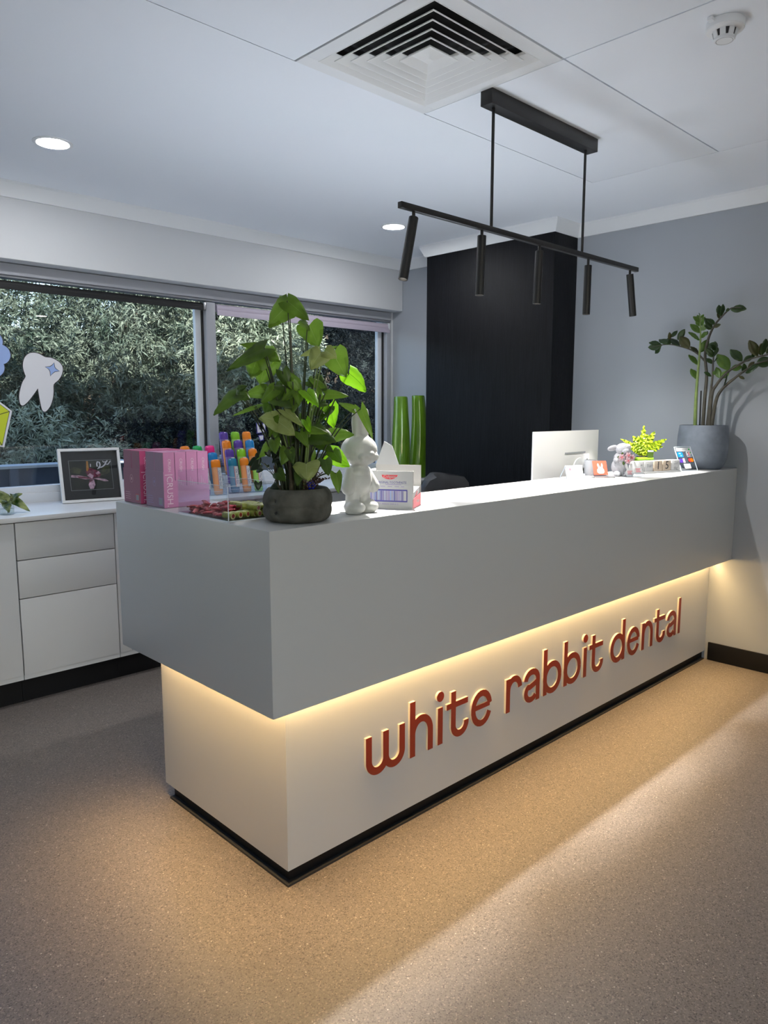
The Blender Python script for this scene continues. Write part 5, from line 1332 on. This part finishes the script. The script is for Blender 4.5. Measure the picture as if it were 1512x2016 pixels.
# ------------------------------------------------------------------ travel toothbrush sets in stepped acrylic stands
def tube_set():
    t = thing('toothbrush_case', '', 'toothbrush case')
    return t
def case(parent_thing, colr):
    # a rounded case leaning back: clear body, coloured cap, printed label; built upright then tilted
    LMc = Matrix.Rotation(R(-13), 4, 'X')
    body = MB().lathe([(0.020, 0.0), (0.0245, 0.004), (0.0262, 0.016), (0.0262, 0.164)], 24, cap1=True)
    body.v = [(x, y * 0.58, z) for x, y, z in body.v]
    body.rot(LMc).build('body', colr + '_body', parent_thing, smooth=True)
    cp_ = MB().lathe([(0.0275, 0.156), (0.0278, 0.184), (0.0262, 0.195), (0.021, 0.2005), (0.012, 0.202), (0.0, 0.2022)], 24, cap1=False)
    cp_.v = [(x, y * 0.62, z) for x, y, z in cp_.v]
    cp_.rot(LMc).build('cap', colr, parent_thing, smooth=True)
    lb = MB().box(0.000, 0.0225, -0.0172, -0.0160, 0.030, 0.152).rot(LMc).build('label_strip', 'paper', parent_thing)
    t_ = text('On The Go', 0.0185, 'navy', lb, (0, 0, 0), (0, 0, 0), 0.0001)
    for v in t_.data.vertices:
        x, y = v.co.x, v.co.y
        v.co = LMc @ Vector((0.0125 + y, -0.0175, 0.092 - x))
    st_ = MB().box(0.000, 0.0030, -0.0176, -0.0173, 0.030, 0.152).rot(LMc).build('label_band', 'petalc', lb)
    return parent_thing
protos = {}
def put_case(colr, x, y, z, rz, label, group):
    if colr not in protos:
        o = thing('toothbrush_case', label, 'toothbrush case'); case(o, colr); protos[colr] = o
    else: o = copy_tree(protos[colr])
    tag(o, label, 'toothbrush case', group, (x, y, z), rz)
    return o
def stand(ox, oy, rz, rows, label, where, st, wid=0.228):
    s_ = thing('display_stand', label, 'display stand', (ox, oy, ZW), rz)
    dp_ = 0.046; n = len(rows)
    for r_ in range(n):
        MB().box(-wid / 2, wid / 2, -0.024 + r_ * dp_, 0.0205 + r_ * dp_, r_ * st + 0.001, r_ * st + 0.004).build('step', 'acrylic', s_)
        MB().box(-wid / 2, wid / 2, -0.0255 + r_ * dp_, -0.0235 + r_ * dp_, max(0, (r_ - 1) * st), r_ * st + 0.026).build('riser', 'acrylic', s_)
    e_ = MB()
    for r_ in range(n): e_.box(-wid / 2, wid / 2, -0.0262 + r_ * dp_, -0.0246 + r_ * dp_, r_ * st + 0.0252, r_ * st + 0.0264)
    e_.build('polished_edge', 'acryledge', s_)
    for sx in (-wid / 2 - 0.002, wid / 2):
        MB().prism([(-0.026, 0), (dp_ * n + 0.02, 0), (dp_ * n + 0.02, st * n + 0.08), (dp_ * n - 0.03, st * n + 0.08), (-0.026, 0.03)], sx, sx + 0.002, 'yz').build('side', 'acrylic', s_)
    c_, sn = math.cos(rz), math.sin(rz)
    rn = ('front row', 'second row', 'third row', 'back row') if n == 4 else ('front row', 'middle row', 'back row')
    cn = ('left', 'middle', 'right')
    for r_, row in enumerate(rows):
        for k, colr in enumerate(row):
            lx, ly = (k - 1) * 0.073, -0.006 + r_ * dp_
            put_case(colr, ox + c_ * lx - sn * ly, oy + sn * lx + c_ * ly, ZW + r_ * st + 0.0045, rz,
                     '%s capped toothbrush case, %s %s, in stand %s' % (dict(teal='dark blue', hot='hot pink').get(colr, colr), rn[r_], cn[k], where), 'travel toothbrush cases ' + where)
stand(1.392, 2.190, R(-12), [['teal', 'orange', 'lime'], ['purple', 'lime', 'orange'], ['orange', 'purple', 'blue'], ['purple', 'lime', 'orange']],
      'clear stepped acrylic stand of toothbrush cases, left of the tall foliage plant', 'left of the foliage plant', 0.050)
stand(1.118, 2.190, R(-12), [['lime', 'purple', 'orange'], ['purple', 'lime', 'blue'], ['orange', 'green', 'hot']],
      'clear stepped acrylic stand of toothbrush cases, mostly hidden behind the pink cartons', 'behind the pink cartons', 0.038)

# ------------------------------------------------------------------ decals stuck on the left window pane
GY = WG + 0.0555
M['decwhite'] = mat('white_vinyl_decal', (0.70, 0.70, 0.74), 0.5); M['declime'] = mat('lime_vinyl_decal', (0.55, 0.62, 0.02), 0.5); M['decblue'] = mat('pale_blue_vinyl_decal', (0.30, 0.42, 0.74), 0.5)
def spl(pts, k=6):
    o = []; n = len(pts)
    for i in range(n):
        p0, p1, p2, p3 = pts[i - 1], pts[i], pts[(i + 1) % n], pts[(i + 2) % n]
        for j in range(k):
            t = j / k
            o.append(tuple(0.5 * (2 * p1[a] + (p2[a] - p0[a]) * t + (2 * p0[a] - 5 * p1[a] + 4 * p2[a] - p3[a]) * t * t + (3 * p1[a] - p0[a] - 3 * p2[a] + p3[a]) * t ** 3) for a in (0, 1)))
    return o
def sheet(pts, y, m_, name, parent, th=0.0004):
    return MB().prism(pts, y - th, y, 'xz').build(name, m_, parent)
def ring(pts, d, y, m_, name, parent, th=0.0004):
    """a line of width d round the outside of a polygon"""
    q = outset(pts, d); mb = MB(); n = len(pts)
    for i in range(n):
        j = (i + 1) % n
        mb.prism([pts[i], pts[j], q[j], q[i]], y - th, y, 'xz')
    return mb.build(name, m_, parent)
def outset(pts, d):
    n = len(pts); o = []
    ar = sum(pts[i][0] * pts[(i + 1) % n][1] - pts[(i + 1) % n][0] * pts[i][1] for i in range(n))
    sg_ = 1 if ar > 0 else -1
    for i in range(n):
        a, b = Vector(pts[i - 1]), Vector(pts[(i + 1) % n]); t = (b - a); t = t.normalized() if t.length > 1e-9 else Vector((1, 0))
        o.append((pts[i][0] + t.y * d * sg_, pts[i][1] - t.x * d * sg_))
    return o
TOOTH = [(0.324, 1.596), (0.334, 1.63), (0.356, 1.653), (0.383, 1.659), (0.409, 1.654), (0.438, 1.639), (0.468, 1.637), (0.498, 1.624), (0.519, 1.605), (0.526, 1.581), (0.518, 1.549), (0.499, 1.521), (0.474, 1.498), (0.471, 1.465), (0.466, 1.43), (0.452, 1.388), (0.432, 1.361), (0.418, 1.353), (0.406, 1.364), (0.399, 1.402), (0.395, 1.436), (0.392, 1.468), (0.39, 1.473), (0.37, 1.446), (0.342, 1.411), (0.321, 1.391), (0.307, 1.385), (0.297, 1.397), (0.295, 1.431), (0.303, 1.468), (0.316, 1.505), (0.333, 1.533), (0.33, 1.549), (0.325, 1.569)]
SPARK = [(0.481, 1.612), (0.483, 1.589), (0.489, 1.58), (0.507, 1.569), (0.484, 1.566), (0.47, 1.556), (0.46, 1.542), (0.46, 1.564), (0.453, 1.578), (0.435, 1.587), (0.46, 1.59), (0.473, 1.599)]
d1 = thing('tooth_decal', 'white tooth shaped decal with a blue sparkle on the left window pane', 'decal', (0.40, GY, 1.5))
L0 = lambda pts: [(x - 0.40, z - 1.5) for x, z in pts]
tp = spl(L0(TOOTH), 3)
ring(tp, 0.0042, 0, 'ink', 'outline', d1); sheet(tp, -0.0006, 'decwhite', 'tooth', d1)
spk = L0(SPARK); ring(spk, 0.0028, -0.0012, 'ink', 'sparkle_outline', d1); sheet(spk, -0.0018, 'decblue', 'sparkle', d1)
d2 = thing('flower_decal', 'pale blue flower shaped decal at the left edge of the window', 'decal', (0.15, GY, 1.642))
for k, (nm, rr, y, m_) in enumerate((('outline', 0.054, 0, 'ink'), ('petals', 0.0505, -0.0006, 'decblue'))):
    fl2 = MB()
    for j in range(6):
        a = R(60 * j); fl2.prism([(0.066 * math.cos(a) + rr * math.cos(b * math.pi / 14), 0.075 * math.sin(a) + rr * math.sin(b * math.pi / 14)) for b in range(28)], y - 0.0004 - j * 0.00002, y - j * 0.00002, 'xz')
    fl2.prism([(0.066 * math.cos(b * math.pi / 14), 0.07 * math.sin(b * math.pi / 14)) for b in range(28)], y - 0.0006, y - 0.0002, 'xz')
    fl2.build(nm, m_, d2)
MB().prism([(0.044 * math.cos(b * math.pi / 14), 0.05 * math.sin(b * math.pi / 14)) for b in range(28)], -0.0018, -0.0014, 'xz').build('centre', 'ink', d2)
d3 = thing('gem_decal', 'lime green faceted gem decal with white border, below the blue flower decal', 'decal', (0.13, GY, 1.30))
gm = [(0.124, 0.057), (0.076, -0.133), (-0.02, -0.105), (-0.1, -0.05), (-0.12, 0.06), (0.02, 0.145)]
gm = [(0.112, 0.054), (0.066, -0.118), (-0.03, -0.092), (-0.11, -0.03), (-0.10, 0.07), (0.022, 0.128)]
sheet(outset(gm, 0.015), 0, 'decwhite', 'border', d3); sheet(outset(gm, 0.003), -0.0006, 'ink', 'outline', d3); sheet(gm, -0.0012, 'declime', 'gem', d3)
gl_ = MB()
for a, b in (((0.112, 0.054), (-0.10, -0.012)), ((-0.008, 0.016), (0.066, -0.118)), ((-0.008, 0.016), (0.022, 0.128)), ((-0.008, 0.016), (-0.11, -0.03))):
    A_, B_ = Vector(a), Vector(b); t = (B_ - A_).normalized(); nn = Vector((-t.y, t.x)) * 0.0016
    gl_.prism([tuple(A_ + nn), tuple(B_ + nn), tuple(B_ - nn), tuple(A_ - nn)], -0.0020, -0.0016, 'xz')
gl_.build('facet_lines', 'ink', d3)
d4 = thing('letter_decal', 'white and navy lettering decal on the right window pane behind the foliage', 'decal', (1.80, GY, 1.235))
for nm, o_, y, m_ in (('outline', 0.006, 0, 'navy'), ('letters', 0.0, -0.0008, 'decwhite')):
    lt = MB()
    lt.prism([(-0.034 - o_, 0.040 + o_), (-0.016 + o_, 0.040 + o_), (-0.016 + o_, 0.002), (0.010, -0.002), (0.014 - o_, 0.040 + o_), (0.032 + o_, 0.038 + o_), (0.030 + o_, -0.014 - o_), (-0.030 - o_, -0.020 - o_)], y - 0.0004, y, 'xz')
    lt.prism([(-0.020 - o_, -0.040 + o_), (0.014 + o_, -0.038 + o_), (0.012 + o_, -0.064 - o_), (-0.008 - o_, -0.070 - o_)], y - 0.0004, y, 'xz')
    lt.build(nm, m_, d4)

# ------------------------------------------------------------------ outside: yard, low wall, shrubs and trees
gd = box('ground', -14, 22, 2.75, 40, -0.35, -0.30, mat('shaded_paving', (0.16, 0.16, 0.155), 0.85, noise=(3, 0.25))); struct(gd)
gs = box('ground_bounce', -30, 30, -40, YB - 0.1, -0.12, -0.02, mat('pale_concrete_paving', (0.55, 0.54, 0.51), 0.85, noise=(2, 0.1))); struct(gs)  # added unseen paving, kept pale to bounce daylight indoors
yw = box('wall_yard', -8, 13, 4.5, 4.68, -0.30, 0.925, mat('navy_blue_fence', (0.050, 0.066, 0.105), 0.6, noise=(5, 0.25))); struct(yw, 'low dark blue yard wall outside the window')
box('capping', -8, 13, 4.47, 4.71, 0.925, 0.945, mat('pale_capping', (0.42, 0.44, 0.47), 0.6), yw)
for k in range(15):
    box('post', -7.6 + 1.4 * k, -7.54 + 1.4 * k, 4.47, 4.5, -0.30, 0.925, M['navyfence'] if 'navyfence' in M else mat('fence_post_blue', (0.075, 0.095, 0.14), 0.6), yw)

def leaves_mesh(name, C, D, Nrm, Ln, Wd, m_, parent):
    """many narrow leaves as one mesh; arrays of centres, directions, normals"""
    n = len(C)
    lat = np.cross(D, Nrm); lat /= np.linalg.norm(lat, axis=1)[:, None] + 1e-9
    v = np.empty((n, 4, 3))
    v[:, 0] = C; v[:, 1] = C + D * (Ln * 0.5)[:, None] + lat * (Wd / 2)[:, None]
    v[:, 2] = C + D * Ln[:, None] + np.array([0, 0, -0.012]); v[:, 3] = C + D * (Ln * 0.5)[:, None] - lat * (Wd / 2)[:, None]
    me = bpy.data.meshes.new(name)
    me.vertices.add(n * 4); me.vertices.foreach_set('co', v.reshape(-1))
    me.loops.add(n * 4); me.loops.foreach_set('vertex_index', np.arange(n * 4, dtype=np.int32))
    me.polygons.add(n); me.polygons.foreach_set('loop_start', np.arange(0, n * 4, 4, dtype=np.int32)); me.polygons.foreach_set('loop_total', np.full(n, 4, dtype=np.int32))
    me.update(); me.validate()
    me.materials.append(m_)
    o = bpy.data.objects.new(name, me); COL.objects.link(o); o.parent = parent; o['kind'] = 'stuff'
    return o
M['treeleaf'] = leafmat('silvery_tree_leaf', (0.050, 0.078, 0.055), (0.180, 0.215, 0.165), 0.22, 0.5, 3.0, spec=0.3)
M['treeleaf_shade'] = leafmat('shade_toned_tree_leaf', (0.002, 0.0045, 0.0065), (0.006, 0.010, 0.012), 0.15, 0.7, 3.0, spec=0.08)  # shade on the right-hand tree is put into the leaf colour
M['treeleaf3'] = leafmat('bright_tree_leaf', (0.14, 0.185, 0.125), (0.42, 0.47, 0.36), 0.25, 0.45, 3.0)
M['bark'] = mat('grey_bark', (0.085, 0.068, 0.052), 0.9, noise=(12, 0.4), bump=(30, 0.6), stretch=(1, 1, 0.3))
def tree(name, label, x, y, z0, blobs, nspray, per, ll, m_, seed, trunkr=0.09):
    q = np.random.default_rng(seed)
    t = thing(name, label, 'tree' if trunkr > 0.03 else 'shrub', (x, y, -0.30), 0)
    b = MB()
    top = max(bl[2] for bl in blobs)
    b.tube([(0, 0, 0), (0.04, 0.02, (z0 + 0.3) * 0.6), (0.0, 0.05, top * 0.8)], [trunkr, trunkr * 0.8, trunkr * 0.35], 10)
    for (bx, by, bz, rx, ry, rz) in blobs:
        b.tube(bez((0, 0, (z0 + 0.3) * 0.6), (bx * 0.4, by * 0.4, bz * 0.75), (bx, by, bz), 6), [trunkr * 0.55 - trunkr * 0.06 * i for i in range(7)], 7)
    b.build('trunk', 'bark', t, smooth=True)
    vol = np.array([bl[3] * bl[4] * bl[5] for bl in blobs]) ** 0.75; pick = q.choice(len(blobs), nspray, p=vol / vol.sum())
    B = np.array(blobs)[pick]
    u = q.normal(size=(nspray, 3)); u /= np.linalg.norm(u, axis=1)[:, None]
    rr = (0.45 + 0.62 * q.random(nspray) ** 0.6)[:, None]
    S = B[:, :3] + u * B[:, 3:] * rr                                   # spray roots
    out = u * 0.8 + np.array([0, 0, 0.15]) + q.normal(size=(nspray, 3)) * 0.45
    out /= np.linalg.norm(out, axis=1)[:, None]
    sl = 0.16 + 0.22 * q.random(nspray)
    k = np.repeat(np.arange(nspray), per); f = q.random(len(k))
    C = S[k] + out[k] * (sl[k] * f)[:, None] + np.array([0, 0, -0.10]) * (f ** 2)[:, None] + q.normal(size=(len(k), 3)) * 0.018
    D = out[k] * 0.75 + q.normal(size=(len(k), 3)) * 0.55 + np.array([0, 0, -0.25]); D /= np.linalg.norm(D, axis=1)[:, None]
    Nn = q.normal(size=(len(k), 3)) + np.array([0, -0.5, 0.8])
    Ln = ll * (0.6 + 0.8 * q.random(len(k))); Wd = Ln * (0.16 + 0.08 * q.random(len(k)))
    leaves_mesh('foliage', C, D, Nn, Ln, Wd, m_, t)
    return t
tree('tree', 'broad silvery green tree filling the left window pane outside', 2.2, 7.6, 0.5,
     [(-2.3, 0.2, 2.15, 1.3, 0.9, 1.05), (-1.0, 0, 2.15, 1.2, 1.0, 1.05), (0.2, 0.1, 2.2, 1.3, 1.0, 1.0), (1.3, 0, 2.5, 1.2, 1.0, 1.3), (-1.6, -0.3, 1.2, 1.3, 0.8, 0.8), (0.4, -0.3, 1.25, 1.5, 0.8, 0.9), (1.6, 0.3, 3.2, 0.9, 0.8, 0.7)], 5200, 34, 0.080, M['treeleaf'], 1, 0.12)
tree('tree', 'bright feathery willow like tree outside behind the middle of the window', 4.75, 7.2, 0.5,
     [(-0.5, 0, 2.5, 0.8, 0.7, 1.1), (0.1, -0.1, 2.35, 0.75, 0.7, 1.0), (-0.3, -0.2, 1.4, 0.9, 0.7, 0.9), (0.1, 0.2, 3.3, 0.8, 0.6, 0.7)], 2600, 34, 0.085, M['treeleaf3'], 2, 0.08)
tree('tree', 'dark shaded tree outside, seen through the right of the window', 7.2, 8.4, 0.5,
     [(-1.2, 0, 2.2, 1.2, 0.9, 1.5), (0.2, 0, 2.3, 1.3, 0.9, 1.6), (1.4, 0, 2.3, 1.1, 0.9, 1.5), (-0.6, -0.2, 0.9, 1.6, 0.8, 0.9), (1.2, 0, 1.0, 1.3, 0.8, 0.9), (0, 0.4, 3.7, 2.0, 0.8, 1.0)], 3200, 30, 0.08, M['treeleaf_shade'], 3, 0.13)
tree('shrub', 'low bright shrub beyond the blue yard wall, under the left tree', 1.55, 6.1, 0.4,
     [(0, 0, 1.25, 0.5, 0.4, 0.35), (0.5, 0.1, 1.15, 0.45, 0.4, 0.3), (-0.7, 0, 1.1, 0.5, 0.4, 0.3)], 420, 20, 0.07, M['treeleaf3'], 4, 0.025)
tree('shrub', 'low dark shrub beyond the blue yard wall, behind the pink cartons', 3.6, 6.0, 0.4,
     [(0, 0, 1.25, 0.7, 0.4, 0.4), (0.9, 0.1, 1.2, 0.7, 0.4, 0.4), (-0.9, 0, 1.2, 0.6, 0.4, 0.35)], 520, 20, 0.07, M['treeleaf_shade'], 5, 0.025)
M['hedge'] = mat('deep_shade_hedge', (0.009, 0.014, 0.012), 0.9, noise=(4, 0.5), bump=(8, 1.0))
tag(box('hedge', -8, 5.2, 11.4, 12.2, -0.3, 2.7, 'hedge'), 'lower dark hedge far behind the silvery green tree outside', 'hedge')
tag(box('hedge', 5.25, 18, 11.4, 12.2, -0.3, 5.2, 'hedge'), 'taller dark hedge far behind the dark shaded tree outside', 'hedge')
